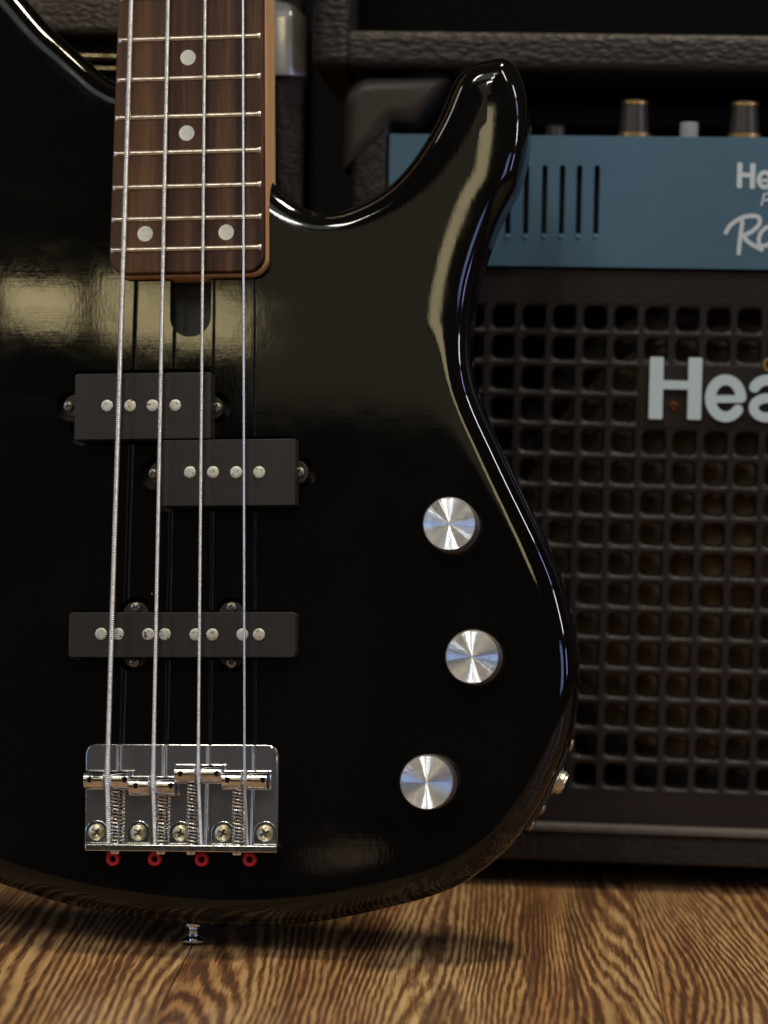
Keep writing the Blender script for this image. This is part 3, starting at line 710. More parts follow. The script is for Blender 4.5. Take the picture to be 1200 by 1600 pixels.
for (lx, rx, sy, hx, spx, stx) in saddles:
    p0 = G(lx[0], sy, HS); p1 = G(rx[1], sy, HS); q0 = G(lx[1], sy, HS).x; q1 = G(rx[0], sy, HS).x
    r = 0.0040; yc = (p0.y + p1.y) / 2; zc = FACE + HS
    prof = [(0.0012, 0), (r * 0.90, 0), (r, 0.0003), (r, q0 - p0.x - 0.0003), (r * 0.93, q0 - p0.x), (r * 0.45, q0 - p0.x + 0.0005), (r * 0.40, (q0 + q1) / 2 - p0.x), (r * 0.45, q1 - p0.x - 0.0005),
            (r * 0.93, q1 - p0.x), (r, q1 - p0.x + 0.0003), (r, p1.x - p0.x - 0.0003), (r * 0.90, p1.x - p0.x), (0.0012, p1.x - p0.x)]
    sd = MB().lathe(prof, (0, 0, 0), (1, 0, 0), 28).build('saddle', M_chr, base, loc=(p0.x, yc, zc), angle=40)
    for hxx in hx:                                                        # height screw holes: flush black discs stand in for their shaded depth
        c = G(hxx, sy - 0.5, HS + r)
        MB().lathe([(0.00125, -0.0016), (0.00125, 0.00016), (0, 0.00020)], seg=16).build('height_screw_hole', M_dark, base, loc=(c.x, c.y, zc + r - 0.0002), angle=40)
    # length screw with its spring
    sp_ = G(spx, sy, 0.0062); y_b = by0 + 0.0025; y_t = yc - r * 0.8
    MB().tube([(sp_.x, by0 - 0.0012, FACE + 0.0062), (sp_.x, y_t, FACE + 0.0062)], 0.0009, 12).build('length_screw', M_rout, base)  # recess black, darkened so the gaps between spring turns read
    MB().lathe([(0.0, 0), (0.0022, 0.0002), (0.0024, 0.0009), (0.0024, 0.0014)], (sp_.x, by0 - 0.0016, FACE + 0.0058), (0, 1, 0), 18).build('screw_head', M_chr, base)
    pitch = 0.00140; n = int((y_t - y_b) / pitch * 14); pts = []
    for i in range(n + 1):
        t = i / 14 * 2 * math.pi; pts.append((sp_.x + 0.00180 * math.cos(t), y_b + (y_t - y_b) * i / n, FACE + 0.0062 + 0.00180 * math.sin(t)))
    MB().tube(pts, 0.00042, 7).build('spring', M_spring, base)

# ---- strings
STR = [dict(p=[(205, 0), (193, 360), (187.8, 540), (179, 840), (175.6, 912), (171, 1100), (169.2, 1190)], s=(168.8, 1218.7), e=(170.5, 1321), d=0.00232, pitch=0.00078, ball=(177.4, 1342)),
       dict(p=[(262.5, 0), (255, 360), (251.4, 540), (246.6, 840), (244.8, 912), (241.4, 1100), (240.3, 1190)], s=(239.8, 1228), e=(242.5, 1321), d=0.00188, pitch=0.00068, ball=(242.6, 1342)),
       dict(p=[(320.4, 0), (316.8, 360), (315, 540), (312.8, 840), (311.8, 912), (310.7, 1100), (310.4, 1180)], s=(310.2, 1209), e=(314.5, 1321), d=0.00150, pitch=0.00060, ball=(316, 1343)),
       dict(p=[(379.6, 0), (380.1, 360), (380.6, 540), (381.3, 840), (381.4, 912), (381.8, 1100), (382, 1180)], s=(382.2, 1219), e=(386.6, 1321), d=0.00106, pitch=0.00045, ball=(391, 1343))]
labels = ['thickest wound string, leftmost', 'second wound string', 'third wound string', 'thinnest string, rightmost']
for s_, lb in zip(STR, labels):
    yA = 0.0126
    p = s_['p']; hh = lambda y: yA + (0.0122 - yA) * y / 1200
    x_top = p[0][0] + (p[0][0] - p[1][0]) / 360 * 330
    pts = [G(x_top, -330, hh(-330))] + [G(x, y, hh(y)) for x, y in p]
    # a straight line from nut to saddle, as a taut string runs
    sd_ = G(s_['s'][0], s_['s'][1] - 3, 0.0122)
    a_, b_ = np.array(pts[0]), np.array(sd_)
    A_ = np.array([tuple(q) for q in pts]); c0 = np.polyfit(A_[:, 1], A_[:, 0], 1)
    y0_, y1_ = pts[0].y, sd_.y
    line = [Vector((np.polyval(c0, y_), y_, FACE + 0.0126 + (0.0121 - 0.0126) * (y0_ - y_) / (y0_ - y1_))) for y_ in np.linspace(y0_, y1_, 8)]
    e_ = G(s_['e'][0], s_['e'][1], 0.0062)
    tail = [Vector((line[-1].x, line[-1].y - 0.0015, line[-1].z - 0.0002)), Vector((line[-1].x, line[-1].y - 0.004, line[-1].z - 0.0010)), e_]
    path = resample(line + tail, s_['pitch'] / 3, False)
    r = s_['d'] / 2
    rad = [r * (0.74, 1.0, 1.0)[i % 3] for i in range(len(path))]
    if s_['pitch'] < 0.0005: rad = [r * (0.93, 1.0, 1.0)[i % 3] for i in range(len(path))]
    st = MB().tube(path, rad, 10).build('string', M_str, bass, angle=80); st['label'] = lb
    bx_, by_ = s_['ball']; c = G(bx_, by_, 0.0045)
    MB().lathe([(0.0013, -0.0018), (0.0027, -0.0018), (0.0029, -0.0014), (0.0029, 0.0014), (0.0027, 0.0018), (0.0014, 0.0018), (0.0013, 0.0014), (0.0013, -0.0018)], seg=22, caps=False).build('ball_end', M_red, st, loc=(c.x, c.y, c.z), angle=40)
    MB().tube([c + Vector((-0.0020, 0.0008, -0.0006)), Vector((e_.x, by0 - 0.0002, FACE + 0.0055))], 0.0012, 8).build('twisted_tail', M_red, st)

# ---- strap button
sb = MB().lathe([(0.0, 0.0), (0.0050, 0.0), (0.0056, 0.0006), (0.0056, 0.0012), (0.0045, 0.0018), (0.0026, 0.0030), (0.0024, 0.0052), (0.0034, 0.0064), (0.0040, 0.0072), (0.0040, 0.0110)], (0, 0.0002, 0), (0, 1, 0), 28).build('strap_button', M_chr, bass, angle=50)

# ---- output jack on the side of the body
def side_at(px, py):
    p = G(px, py, -0.020); j = ((OL - np.array([p.x, p.y])) ** 2).sum(1).argmin(); return j
ja, jb = side_at(888, 1160), side_at(826, 1290)
rng = list(range(min(ja, jb), max(ja, jb) + 1, 2))
m_ = MB(); vs = []; fs = []
for j in rng:
    for (o_, z) in ((0.0, -0.0095), (0.0010, -0.0100), (0.0010, -0.0300), (0.0, -0.0305)):
        q = OL[j] + NRM[j] * o_; vs.append((q[0], q[1], FACE + z))
for i in range(len(rng) - 1):
    for k in range(4): fs.append((i * 4 + k, i * 4 + (k + 1) % 4, (i + 1) * 4 + (k + 1) % 4, (i + 1) * 4 + k))
fs += [(0, 1, 2, 3), tuple((len(rng) - 1) * 4 + k for k in range(4))[::-1]]
jack = m_.add(vs, fs).build('jack_plate', M_ear, bass)
jm = side_at(868, 1216); o_ = OL[jm] + NRM[jm] * 0.0014
MB().lathe([(0.0062, 0), (0.0062, 0.0005), (0.0052, 0.0007), (0.0052, 0.0024), (0.0046, 0.0028), (0.0042, 0.0028), (0.0042, 0.0036), (0.0032, 0.0036), (0.0032, -0.002)], (o_[0], o_[1], FACE - 0.0165), (NRM[jm][0], NRM[jm][1], 0), 6 * 4,
           radfn=lambda i, j: (1.0 - 0.07 * (abs((i % 4) - 2) / 2)) if 2 <= j <= 4 else 1).build('jack_socket', M_fret, jack, angle=30)
for (x, y) in ((889, 1163), (848, 1262), (829, 1287)):
    j = side_at(x, y); o_ = OL[j] + NRM[j] * 0.0012
    MB().lathe([(0.0026, 0), (0.0026, 0.0005), (0.0020, 0.0011), (0.0, 0.0014)], (o_[0], o_[1], FACE - 0.0140), (NRM[j][0], NRM[j][1], 0), 18).build('screw', M_dscrew, jack, angle=50)

# ================================================================== AMPLIFIERS
class Cab:                                        # frame of a cabinet: x along its front, y into it, z up
    def __init__(s, name, yaw, px, py, z):        # the bottom front edge passes through the photo pixel at height z
        d = ray(px, py); t = (z - CAMZ) / d.z; p = CAM + d * t
        s.M = Matrix.Translation((p.x, p.y, 0)) @ Matrix.Rotation(yaw, 4, 'Z'); s.I = s.M.inverted(); s.o = empty(name, mw=s.M)
    def at(s, px, py, d=0.0):                     # pixel -> (x, z) on the plane y = d
        o_ = s.I @ CAM; r = s.I.to_3x3() @ ray(px, py); t = (d - o_.y) / r.y; p = o_ + r * t; return p.x, p.z
    def rect(s, x0, y0, x1, y1, d=0.0):
        a = s.at(x0, (y0 + y1) / 2, d)[0]; b = s.at(x1, (y0 + y1) / 2, d)[0]; c = s.at((x0 + x1) / 2, y1, d)[1]; e = s.at((x0 + x1) / 2, y0, d)[1]
        return a, c, b, e                         # x0, z0, x1, z1

# ---- combo amplifier with the square-holed grille
A = Cab('bass_amplifier', R(-5.0), 950, 1350, 0.012)
tag(A.o, 'black combo amplifier with a blue control panel and square-holed grille, right of the bass', 'amplifier')
xl, _ = A.at(541, 600); W_ = 0.42; xr = xl + W_; zb = 0.012; zt = A.at(640, 125)[1]; DP = 0.26
SH = 0.018
z_gt = A.at(980, 432)[1]; z_gb = A.at(980, 1285)[1]
# side panels, bottom, top, back
MB().box((xl, 0.0, zb), (xl + SH, DP, zt - 0.001)).build('side_panel', M_tol, A.o, bevel=0.004, seg=4)
MB().box((xr - SH, 0.0, zb), (xr, DP, zt - 0.001)).build('side_panel', M_tol, A.o, bevel=0.004, seg=4)
zr = A.at(980, 1291)[1]; zr2 = A.at(980, 1303)[1]
MB().box((xl + SH + 0.0002, 0.001, zb), (xr - SH - 0.0002, DP, zr - 0.0036)).build('bottom_panel', M_tol, A.o, bevel=0.002, seg=3)
MB().box((xl + SH + 0.001, -0.002, zr - 0.0034), (xr - SH - 0.001, 0.012, zr)).build('edge_trim', M_trim, A.o, bevel=0.001)
MB().box((xl + SH + 0.0004, 0.085, zt - 0.014), (xr - SH - 0.0004, DP - 0.001, zt - 0.001)).build('top_panel', M_tol, A.o, bevel=0.003, seg=3)
MB().box((xl + SH + 0.0006, DP - 0.012, zb + 0.02), (xr - SH - 0.0006, DP - 0.002, zt - 0.016)).build('back_panel', M_tol, A.o)
for fx in (xl + 0.03, xr - 0.03):
    for fy in (0.03, DP - 0.04):
        MB().lathe([(0.012, 0), (0.014, 0.002), (0.014, zb)], (fx, fy, 0), seg=20).build('foot', M_rub, A.o)
# moulded corner protector: L-shaped, rounded outside
q = A.rect(537, 124, 604, 190); ox0 = q[0]; otop = zt + 0.0012; wv = 0.0185
xe = A.at(702, 150)[0]; zlow = A.at(560, 268)[1]; zin = A.at(640, 190)[1]; xin = A.at(604, 190)[0]
rc = 0.013
poly = [(ox0, zlow)]
for i in range(7):
    a_ = R(180 - 90 * i / 6); poly.append((ox0 + rc + rc * math.cos(a_), otop - rc + rc * math.sin(a_)))
poly += [(xe, otop), (xe - 0.016, zin), (xin + 0.003, zin), (xin, zin - 0.003), (xin, zlow + 0.018)]
def padded(poly_, y0_, y1_, r_):
    P_ = [Vector(p) for p in poly_]; n_ = len(P_); ar = sum(P_[i - 1].cross(P_[i]) for i in range(n_)); sg = 1 if ar > 0 else -1
    nr = []
    for i in range(n_):
        a_ = (P_[i] - P_[i - 1]).normalized(); b_ = (P_[(i + 1) % n_] - P_[i]).normalized()
        na, nb_ = Vector((-a_.y, a_.x)) * sg, Vector((-b_.y, b_.x)) * sg; m = (na + nb_).normalized(); nr.append(m / max(0.5, m.dot(na)))
    vs_ = [(p.x, y1_, p.y) for p in P_]; K = 7
    for k in range(K + 1):
        t = math.pi / 2 * k / K; ins_ = r_ * (1 - math.cos(t)); yy = y0_ + r_ * (1 - math.sin(t))
        vs_ += [(p.x + q.x * ins_, yy, p.y + q.y * ins_) for p, q in zip(P_, nr)]
    fs_ = [((k) * n_ + i, (k) * n_ + (i + 1) % n_, (k + 1) * n_ + (i + 1) % n_, (k + 1) * n_ + i) for k in range(K + 1) for i in range(n_)]
    fs_ += [tuple(range(n_)), tuple((K + 1) * n_ + i for i in range(n_))]
    return MB().add(vs_, fs_)
padded(poly, -0.0035, 0.05, 0.0068).build('corner_protector', M_plas, A.o, angle=60)
# second one at the far right
poly2 = [(2 * ((xl + xr) / 2) - p[0], p[1]) for p in poly]
padded(poly2, -0.0035, 0.05, 0.0068).build('corner_protector', M_plas, A.o, angle=60)
# blue control panel with louvre slots
q = A.rect(612, 208, 1160, 418); bz0 = A.at(980, 418)[1]; bz1 = A.at(1000, 213)[1]; bxl = xin + 0.0015; bxr = xr - SH - 0.001
slots = []
for sx_ in (765, 794, 822, 850.5, 878, 904.5, 932):
    c = A.at(sx_, 312, 0); z0 = A.at(sx_, 368)[1]; z1 = A.at(sx_, 258)[1]; hw = 0.00125
    slots.append(rrect(c[0] - hw, z0, c[0] + hw, z1, hw * 0.98, 4))
panel = plate([[(bxl, bz0), (bxr, bz0), (bxr, bz1), (bxl, bz1)]], slots, 0.0, 0.0022, axis=1).build('control_panel', M_blue, A.o, bevel=0.0005, seg=2)
MB().box((bxl, 0.0023, bz1 - 0.0022), (bxr, 0.084, bz1 - 0.0003)).build('top_plate', M_blue, panel, bevel=0.0004)
MB().box((bxl + 0.0002, 0.014, bz0 + 0.001), (bxr, 0.016, bz1 - 0.003)).build('slot_backing', M_inner, panel)  # sheet added behind the slots, its colour gives their shaded inside
for sx_ in slots:                                   # pressed louvre lip at the foot of each slot
    xs_ = [p[0] for p in sx_]; zs_ = [p[1] for p in sx_]; xm = (min(xs_) + max(xs_)) / 2
    MB().lathe([(0.0014, 0), (0.0011, 0.0006), (0.0, 0.0009)], (xm, 0.0001, min(zs_) - 0.0006), (0, -1, 0), 12).build('louvre_lip', M_blue, panel)
# knobs on top of the panel
def topknob(px, pyb, pyt, r0, r1, dy=0.012):
    x, z1 = A.at(px, pyt, dy); h = z1 - bz1
    k = MB().lathe([(r0, 0.0), (r0, 0.0022), (r0 * 0.94, 0.0026), (r1, h - 0.0022), (r1 * 1.0, h - 0.0008), (r1 * 0.9, h)], seg=28).build('panel_knob', M_kblk, A.o, loc=(x, dy, bz1 - 0.0004), angle=40)
    MB().lathe([(r0 * 1.02, 0.0002), (r0 * 1.07, 0.0008), (r0 * 1.07, 0.0026), (r0 * 0.98, 0.0030)], seg=28).build('brass_ring', M_gold, k)
    MB().lathe([(r1 * 1.02, h - 0.0026), (r1 * 1.10, h - 0.0020), (r1 * 1.10, h - 0.0010), (r1 * 1.0, h - 0.0004)], seg=28).build('brass_ring', M_gold, k)
topknob(992, 210, 155, 0.0074, 0.0058); topknob(1164, 212, 157, 0.0074, 0.0058); topknob(1336, 214, 159, 0.0074, 0.0058)
for px in (1077, 1250):
    x, z1 = A.at(px, 190, 0.012); MB().lathe([(0.0043, 0), (0.0043, z1 - bz1 - 0.0006), (0.0038, z1 - bz1)], seg=20).build('push_button', M_gry, A.o, loc=(x, 0.012, bz1 - 0.0004), angle=40)
x, z1 = A.at(868, 194, 0.02); MB().lathe([(0.005, 0), (0.0046, z1 - bz1 - 0.001), (0.003, z1 - bz1)], seg=20).build('push_button', M_kblk, A.o, loc=(x, 0.02, bz1 - 0.0004), angle=40)
# grille of rounded square holes
PT = A.at(1171, 700)[0] - A.at(785.4, 700)[0]; PT /= 8
gx0 = A.at(785.4, 496)[0]; gz0 = A.at(785.4, 494)[1]
zz1 = A.at(860, 1214.6)[1]; PZ = (gz0 - zz1) / 15 * (gz0 - zz1 > 0)
PZ = (gz0 - A.at(913, 1213)[1]) / 15
gm = MB(); ncol = range(-3, 20); nrow = range(0, 16)
def rsq(hw, hz, r, k=3): return rrect(-hw, -hz, hw, hz, r, k)
def sq_match(n):                                   # points on the cell border matching the 16 hole points
    out = []
    for (sx_, sz_) in ((-1, -1), (1, -1), (1, 1), (-1, 1)):
        out.append((sx_, sz_))
    return out
plate_cells = set((c, r) for c in range(5, 20) for r in (2, 3))
cell_x0 = gx0 + (ncol[0] - 0.5) * PT; cell_x1 = gx0 + (ncol[-1] + 0.5) * PT
HW, HZ = PT * 0.350, PZ * 0.350
for c in ncol:
    for r in nrow:
        cx_ = gx0 + c * PT; cz_ = gz0 - r * PZ
        if (c, r) in plate_cells:
            continue
        ringA = [(-PT / 2, -PZ / 2), (PT / 2, -PZ / 2), (PT / 2, PZ / 2), (-PT / 2, PZ / 2)]
        r1 = rsq(HW * 1.15, HZ * 1.24, PT * 0.22); r2 = rsq(HW, HZ, PT * 0.19); r3 = rsq(HW * 0.96, HZ * 0.96, PT * 0.18)
        vs = [(cx_ + p[0], 0.004, cz_ + p[1]) for p in ringA]
        for rg, dpt in ((r1, 0.004), (r2, 0.0058), (r3, 0.0105)): vs += [(cx_ + p[0], dpt, cz_ + p[1]) for p in rg]
        fs = []
        for k in range(4):                          # flat web between cell border and hole
            ids = [4 + k * 4 + i for i in range(4)]
            nk = (k + 1) % 4; fs.append((k, *ids[::-1]) if False else tuple([k] + ids))
            fs.append((k, ids[-1], 4 + nk * 4, nk))
        for a_ in (4, 20):
            for i in range(16): fs.append((a_ + i, a_ + (i + 1) % 16, a_ + 16 + (i + 1) % 16, a_ + 16 + i))
        gm.add(vs, fs)
grille = gm.build('grille', M_gril, A.o, angle=60)
grille.data.validate()
gtop = gz0 + PZ / 2; gbot = gz0 - 15.5 * PZ
fr = MB()
fr.box((xl + SH + 0.0003, 0.0042, gtop - 0.0002), (xr - SH - 0.0003, 0.012, z_gt + 0.003))
fr.box((xl + SH + 0.0003, 0.0042, zr + 0.0002), (xr - SH - 0.0003, 0.012, gbot + 0.0002))
fr.box((xl + SH + 0.0003, 0.0044, gbot), (cell_x0 + 0.0001, 0.012, gtop - 0.0004))
fr.box((cell_x1 - 0.0001, 0.0044, gbot), (xr - SH - 0.0003, 0.012, gtop - 0.0004))
fr.build('grille_frame', M_gril, A.o)
# logo plate and letters
lx0 = gx0 + 4.5 * PT; lz1 = gz0 - 1.5 * PZ; lz0 = gz0 - 3.5 * PZ
lp = MB().box((lx0 - 0.0003, 0.0036, lz0 - 0.0003), (cell_x1, 0.008, lz1 + 0.0003)).build('logo_plate', M_gril, grille, bevel=0.0004)
def stroke(pts, wd, k=6):                          # round-ended thick stroke as polygons
    P_ = [Vector(p) for p in pts]; L_, R_ = [], []
    for i, p in enumerate(P_):
        t = (P_[min(i + 1, len(P_) - 1)] - P_[max(i - 1, 0)]).normalized(); n = Vector((-t.y, t.x)) * wd / 2; L_.append(p + n); R_.append(p - n)
    t = (P_[-1] - P_[-2]).normalized(); ang_ = math.atan2(t.y, t.x)
    capE = [P_[-1] + Vector((math.cos(ang_ + math.pi / 2 - math.pi * i / k), math.sin(ang_ + math.pi / 2 - math.pi * i / k))) * wd / 2 for i in range(1, k)]
    t = (P_[0] - P_[1]).normalized(); ang_ = math.atan2(t.y, t.x)
    capS = [P_[0] + Vector((math.cos(ang_ + math.pi / 2 - math.pi * i / k), math.sin(ang_ + math.pi / 2 - math.pi * i / k))) * wd / 2 for i in range(1, k)]
    return [(p.x, p.y) for p in (L_ + capE + R_[::-1] + capS)]
def arc(cx_, cy_, rx, ry, a0, a1, n=22): return [(cx_ + rx * math.cos(R(a0 + (a1 - a0) * i / n)), cy_ + ry * math.sin(R(a0 + (a1 - a0) * i / n))) for i in range(n + 1)]
def glyph(name, strokes_px, wpx, d0, d1, m_, parent, fr_, flat=True, bevel=0.0004):
    """strokes in photo pixels (y down) on the front plane"""
    s = (A.at(1100, 600)[0] - A.at(1000, 600)[0]) / 100
    polys = []
    for st_, wk in strokes_px:
        pts = [A.at(x_, y_, d0) for x_, y_ in st_]
        polys.append(stroke(pts, wpx * wk * s) if flat != 'box' else st_)
    mb = plate(polys, [], d0, d1, axis=1)
    return mb.build(name, m_, parent, bevel=bevel, seg=2)
def earc(cx_, cy_, rx, ry, a0, a1): return [(x_, 2 * cy_ - y_) for x_, y_ in arc(cx_, cy_, rx, ry, a0, a1)]
def hbox(x0, y0, x1, y1): 
    q = A.rect(x0, y0, x1, y1); return rrect(q[0], q[1], q[2], q[3], 0.0006, 3)
def H_glyph(x0, x1, y0, y1, sw, yb0, yb1, d0, d1, m_, parent, bevel=0.0004):
    polys = [hbox(x0, y0, x0 + sw, y1), hbox(x1 - sw, y0 + 1, x1, y1 + 1), hbox(x0 + sw * 0.6, yb0, x1 - sw * 0.6, yb1)]
    return plate(polys, [], d0, d1, axis=1).build('letter', m_, parent, bevel=bevel, seg=2)
def e_glyph(cx_, cy_, rx, ry, wp, d0, d1, m_, parent, bevel=0.0004):
    return glyph('letter', [(earc(cx_, cy_, rx, ry, 2, 322), 1), ([(cx_ - rx, cy_ + 1), (cx_ + rx, cy_ + 1)], 0.72)], wp, d0, d1, m_, parent, None, bevel=bevel)
def a_glyph(cx_, cy_, rx, ry, wp, d0, d1, m_, parent, bevel=0.0004):
    st_ = [(earc(cx_ - 1, cy_ - ry * 0.42, rx * 0.92, ry * 0.60, 160, 5), 1), ([(cx_ + rx * 0.9, cy_ - ry * 0.4), (cx_ + rx * 0.9, cy_ + ry * 0.6), (cx_ + rx * 1.12, cy_ + ry * 1.0)], 1),
           (earc(cx_ - rx * 0.12, cy_ + ry * 0.48, rx * 0.86, ry * 0.52, 60, 300), 0.9), ([(cx_ + rx * 0.2, cy_ + 0.02 * ry), (cx_ + rx * 0.9, cy_ - ry * 0.12)], 0.8)]
    return glyph('letter', st_, wp, d0, d1, m_, parent, None, bevel=bevel)
H_glyph(1014.6, 1096.5, 558, 655, 21.5, 595, 608.5, 0.0005, 0.0034, M_let, grille)
e_glyph(1134, 622.5, 24.0, 29.0, 16.5, 0.0005, 0.0034, M_let, grille)
a_glyph(1202, 623.5, 25, 29, 16.5, 0.0005, 0.0034, M_let, grille)
c = A.at(1201, 569); glyph('registered_ring', [(earc(1202, 570, 8, 9, 0, 359), 1)], 3, 0.0024, 0.0034, M_gold, grille, None, bevel=0.0002)
c = A.at(1053, 635); MB().lathe([(0.0022, 0), (0.0022, 0.0006), (0.0014, 0.0010), (0.0009, 0.0004), (0, 0.0004)], (c[0], 0.0034, c[1]), (0, -1, 0), 18).build('rivet', worn_metal('rusty_rivet', (0.20, 0.07, 0.03), (0.08, 0.03, 0.02), 0.5), grille)
# printing on the blue panel
T0, T1 = -0.0003, 0.0001
H_glyph(1151.5, 1180, 254, 294, 8.2, 270, 277, T0, T1, M_let2, panel, 0)
e_glyph(1195, 281, 9.2, 11.5, 6.8, T0, T1, M_let2, panel, 0)
glyph('letter', [([(1190, 320), (1194, 303), (1200, 302), (1204, 306), (1201, 312), (1193, 313)], 1)], 3.2, T0, T1, M_let2, panel, None, bevel=0)
def c3(l_): return [(700 + x_ / 2.4, 50 + y_ / 2.4) for x_, y_ in l_]
def sm(l_, n=5): return [tuple(p) for p in spline([(x_, y_) for x_, y_ in l_], n, False)]
glyph('letter', [(sm(c3([(1104, 712), (1096, 770), (1090, 830)])), 1), (sm(c3([(1042, 752), (1062, 722), (1110, 694), (1160, 692), (1168, 718), (1140, 748), (1104, 764)])), 1), (sm(c3([(1108, 766), (1130, 790), (1176, 816)])), 1)], 6.6, T0, T1, M_let2, panel, None, bevel=0)
glyph('letter', [(sm(c3([(1228, 738), (1196, 732), (1170, 760), (1168, 796), (1196, 800), (1222, 770), (1232, 742), (1226, 790), (1246, 806)])), 1)], 6.2, T0, T1, M_let2, panel, None, bevel=0)
# loudspeaker behind the grille
spx_, spz = A.at(1160, 860)
MB().box((xl + SH + 0.0006, 0.022, zb + 0.03), (xr - SH - 0.0006, 0.030, bz0 - 0.002)).build('baffle_board', M_dark, A.o)
spk_o = MB().lathe([(0.118, 0.0), (0.118, 0.003), (0.108, 0.004), (0.104, 0.001)], (0, 0, 0), (0, -1, 0), 64).build('speaker', M_rub, A.o, loc=(spx_, 0.0218, spz))
prof = [(0.104, 0.0015)]
for i in range(22): prof.append((0.104 - i * 0.0011, 0.0015 + 0.0016 * math.sin(i * 0.9)))
prof += [(0.079, -0.001), (0.040, -0.0), (0.036, 0.0005), (0.030, 0.004), (0.016, 0.0065), (0, 0.007)]
MB().lathe(prof, (0, -0.001, 0), (0, -1, 0), 72, radfn=lambda i, j: 1 + 0.004 * math.sin(i * 3.1)).build('speaker_cone', M_cone, spk_o, angle=60)

# ---- upper cabinet standing on the combo
U = Cab('speaker_cabinet', R(-2.5), 950, 112, A.o.matrix_world.translation.z + zt + 0.004)
ub = zt + 0.0045
tag(U.o, 'large black vinyl cabinet with a deep open recess, standing on top of the combo amplifier', 'speaker cabinet')
ux0 = U.at(487, 60)[0]; ux1 = ux0 + 0.56; uin = U.at(547, 20)[0]; uz = U.at(850, 49)[1]; UH = 0.36; UD = 0.28
UY = 0.0
MB().box((ux0, UY, ub), (uin, UY + UD, ub + UH)).build('side_panel', M_leather, U.o, bevel=0.005, seg=4)
MB().box((ux1 - (uin - ux0), UY, ub), (ux1, UY + UD, ub + UH)).build('side_panel', M_leather, U.o, bevel=0.005, seg=4)
MB().box((uin - 0.003, UY + 0.0015, ub + 0.0005), (ux1 - (uin - ux0) + 0.003, UY + UD - 0.002, uz)).build('bottom_panel', M_leather, U.o, bevel=0.004, seg=4)
MB().box((uin - 0.003, UY + 0.0015, ub + UH - 0.02), (ux1 - (uin - ux0) + 0.003, UY + UD - 0.002, ub + UH - 0.0005)).build('top_panel', M_leather, U.o, bevel=0.004, seg=4)
MB().box((uin - 0.002, UY + 0.06, uz - 0.002), (ux1 - (uin - ux0) + 0.002, UY + 0.07, ub + UH - 0.019)).build('grille_cloth', M_dark, U.o)
for fx in (ux0 + 0.05, ux1 - 0.12):
    for fy in (0.03, 0.2):
        MB().lathe([(0.010, -0.0048), (0.012, -0.003), (0.012, 0.0006)], (fx, fy, ub), seg=18).build('foot', M_rub, U.o)

# ---- guitar amplifier with the chrome corner, behind the neck
C = Cab('guitar_amplifier', R(0.5), 300, 1338, 0.010)
# pull its front a little behind the others
tag(C.o, 'ribbed black vinyl guitar amplifier with a chrome corner cap, behind the neck of the bass', 'amplifier')
CY = 0.012
cx1 = C.at(474, 200, CY)[0]; cxi = C.at(430, 200, CY)[0]; ctop = C.at(300, -8, CY)[1]; cz_r = C.at(120, 52, CY)[1]
cx0 = C.at(-260, 200, CY)[0]; CD = 0.20; czb = 0.012
MB().box((cxi, CY, czb), (cx1, CY + CD, ctop)).build('side_panel', M_tol2, C.o, bevel=0.0035, seg=4)
MB().box((cx0, CY, czb), (cx0 + (cx1 - cxi), CY + CD, ctop)).build('side_panel', M_tol2, C.o, bevel=0.0035, seg=4)
MB().box((cx0 + (cx1 - cxi) - 0.002, CY + 0.001, cz_r), (cxi + 0.002, CY + CD - 0.001, ctop - 0.0006)).build('top_panel', M_tol2, C.o, bevel=0.0035, seg=4)
MB().box((cx0 + (cx1 - cxi) - 0.002, CY + 0.001, czb + 0.0005), (cxi + 0.002, CY + CD - 0.001, czb + 0.02)).build('bottom_panel', M_tol2, C.o, bevel=0.0035, seg=4)
MB().box((cx0 + 0.01, CY + 0.022, czb + 0.015), (cx1 - 0.008, CY + 0.03, cz_r + 0.003)).build('grille_cloth', M_tol, C.o)
for py_, rr_ in ((87, 0.0017), (106, 0.0011)):
    z_ = C.at(130, py_, CY + 0.012)[1]
    MB().tube([(cx0 + 0.012, CY + 0.014, z_), (cxi - 0.001, CY + 0.014, z_)], rr_, 14).build('brass_piping', worn_metal('dark_brass_piping', (0.34, 0.27, 0.15), (0.16, 0.12, 0.07), 0.22, 200), C.o)
z_ = C.at(130, 97, CY + 0.012)[1]
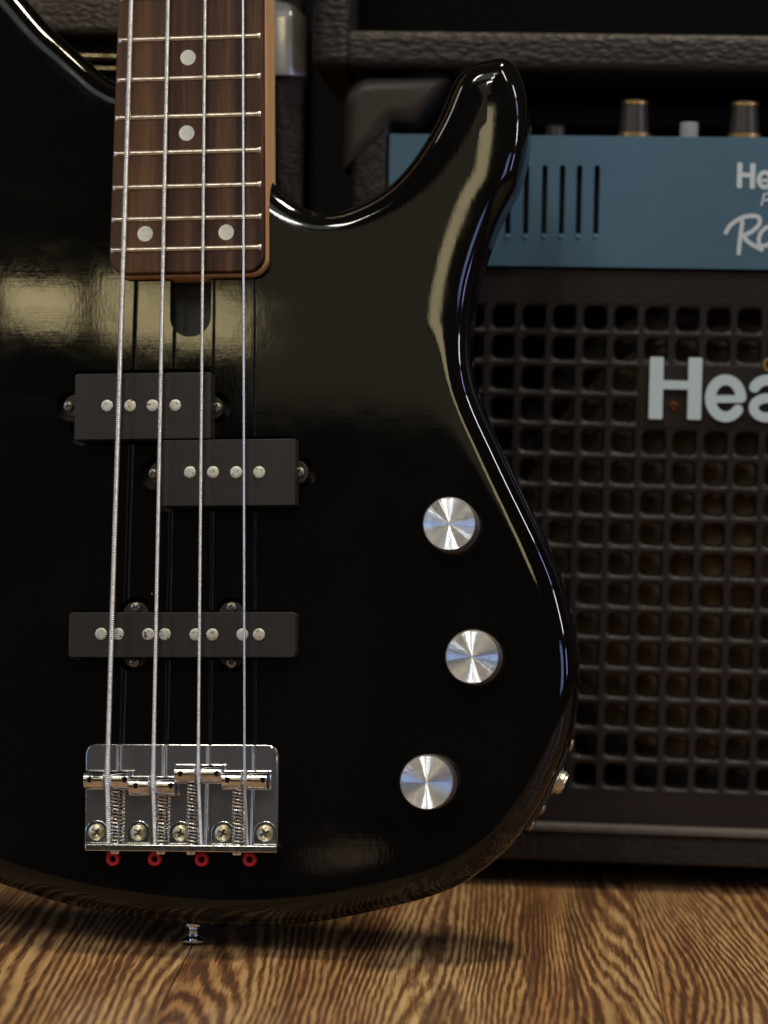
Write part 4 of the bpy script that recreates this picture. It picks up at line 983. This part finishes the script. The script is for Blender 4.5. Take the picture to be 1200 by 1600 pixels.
MB().box((cx0 + 0.012, CY + 0.016, z_ - 0.0035), (cxi - 0.001, CY + 0.021, z_ + 0.0035)).build('trim_strip', M_dark, C.o)
for fx in (cx0 + 0.04, cx1 - 0.04):
    for fy in (0.04, 0.17):
        MB().lathe([(0.010, 0), (0.012, 0.002), (0.012, czb)], (fx, CY + fy, 0), seg=18).build('foot', M_rub, C.o)
# chrome corner cap: rounded pressed shell over the corner
xo = C.at(479, 60, CY)[0]; xi = C.at(419, 60, CY)[0]; z1 = C.at(445, -2, CY)[1]; z0 = C.at(450, 118, CY)[1]
bm = bmesh.new(); bmesh.ops.create_cube(bm, size=1)
for v_ in bm.verts: v_.co = Vector(((xo + xi) / 2 + v_.co.x * (xo - xi), CY + 0.014 + v_.co.y * 0.036, (z0 + z1) / 2 + v_.co.z * (z1 - z0)))
es = [e for e in bm.edges if (all(v_.co.z > (z0 + z1) / 2 for v_ in e.verts) and all(v_.co.x > (xo + xi) / 2 for v_ in e.verts)) or (all(v_.co.y < CY for v_ in e.verts) and (all(v_.co.x > (xo + xi) / 2 for v_ in e.verts) or all(v_.co.z > (z0 + z1) / 2 for v_ in e.verts)))]
bmesh.ops.bevel(bm, geom=es, offset=0.0100, segments=12, affect='EDGES', profile=0.5)
me = bpy.data.meshes.new('corner_cap'); bm.to_mesh(me); bm.free()
for p in me.polygons: p.use_smooth = True
me.set_sharp_from_angle(angle=R(40))
m_cc = worn_metal('dented_chrome_corner', (0.88, 0.86, 0.80), (0.70, 0.67, 0.60), 0.30, 90, 0.6); B(m_cc).inputs['Metallic'].default_value = 0.25; B(m_cc).inputs['Coat Weight'].default_value = 0.9; B(m_cc).inputs['Coat Roughness'].default_value = 0.12; B(m_cc).inputs['Coat IOR'].default_value = 2.2
cc = link_mesh('corner_cap', me, m_cc, C.o)
zz_ = C.at(480, 112, CY)[1]
MB().lathe([(0.0034, 0), (0.0030, 0.0012), (0.0016, 0.0021), (0, 0.0023)], (cx1 - 0.0004, CY + 0.012, zz_), (1, 0, 0), 20).build('rivet', M_screw, C.o)
bpy.context.view_layer.update()
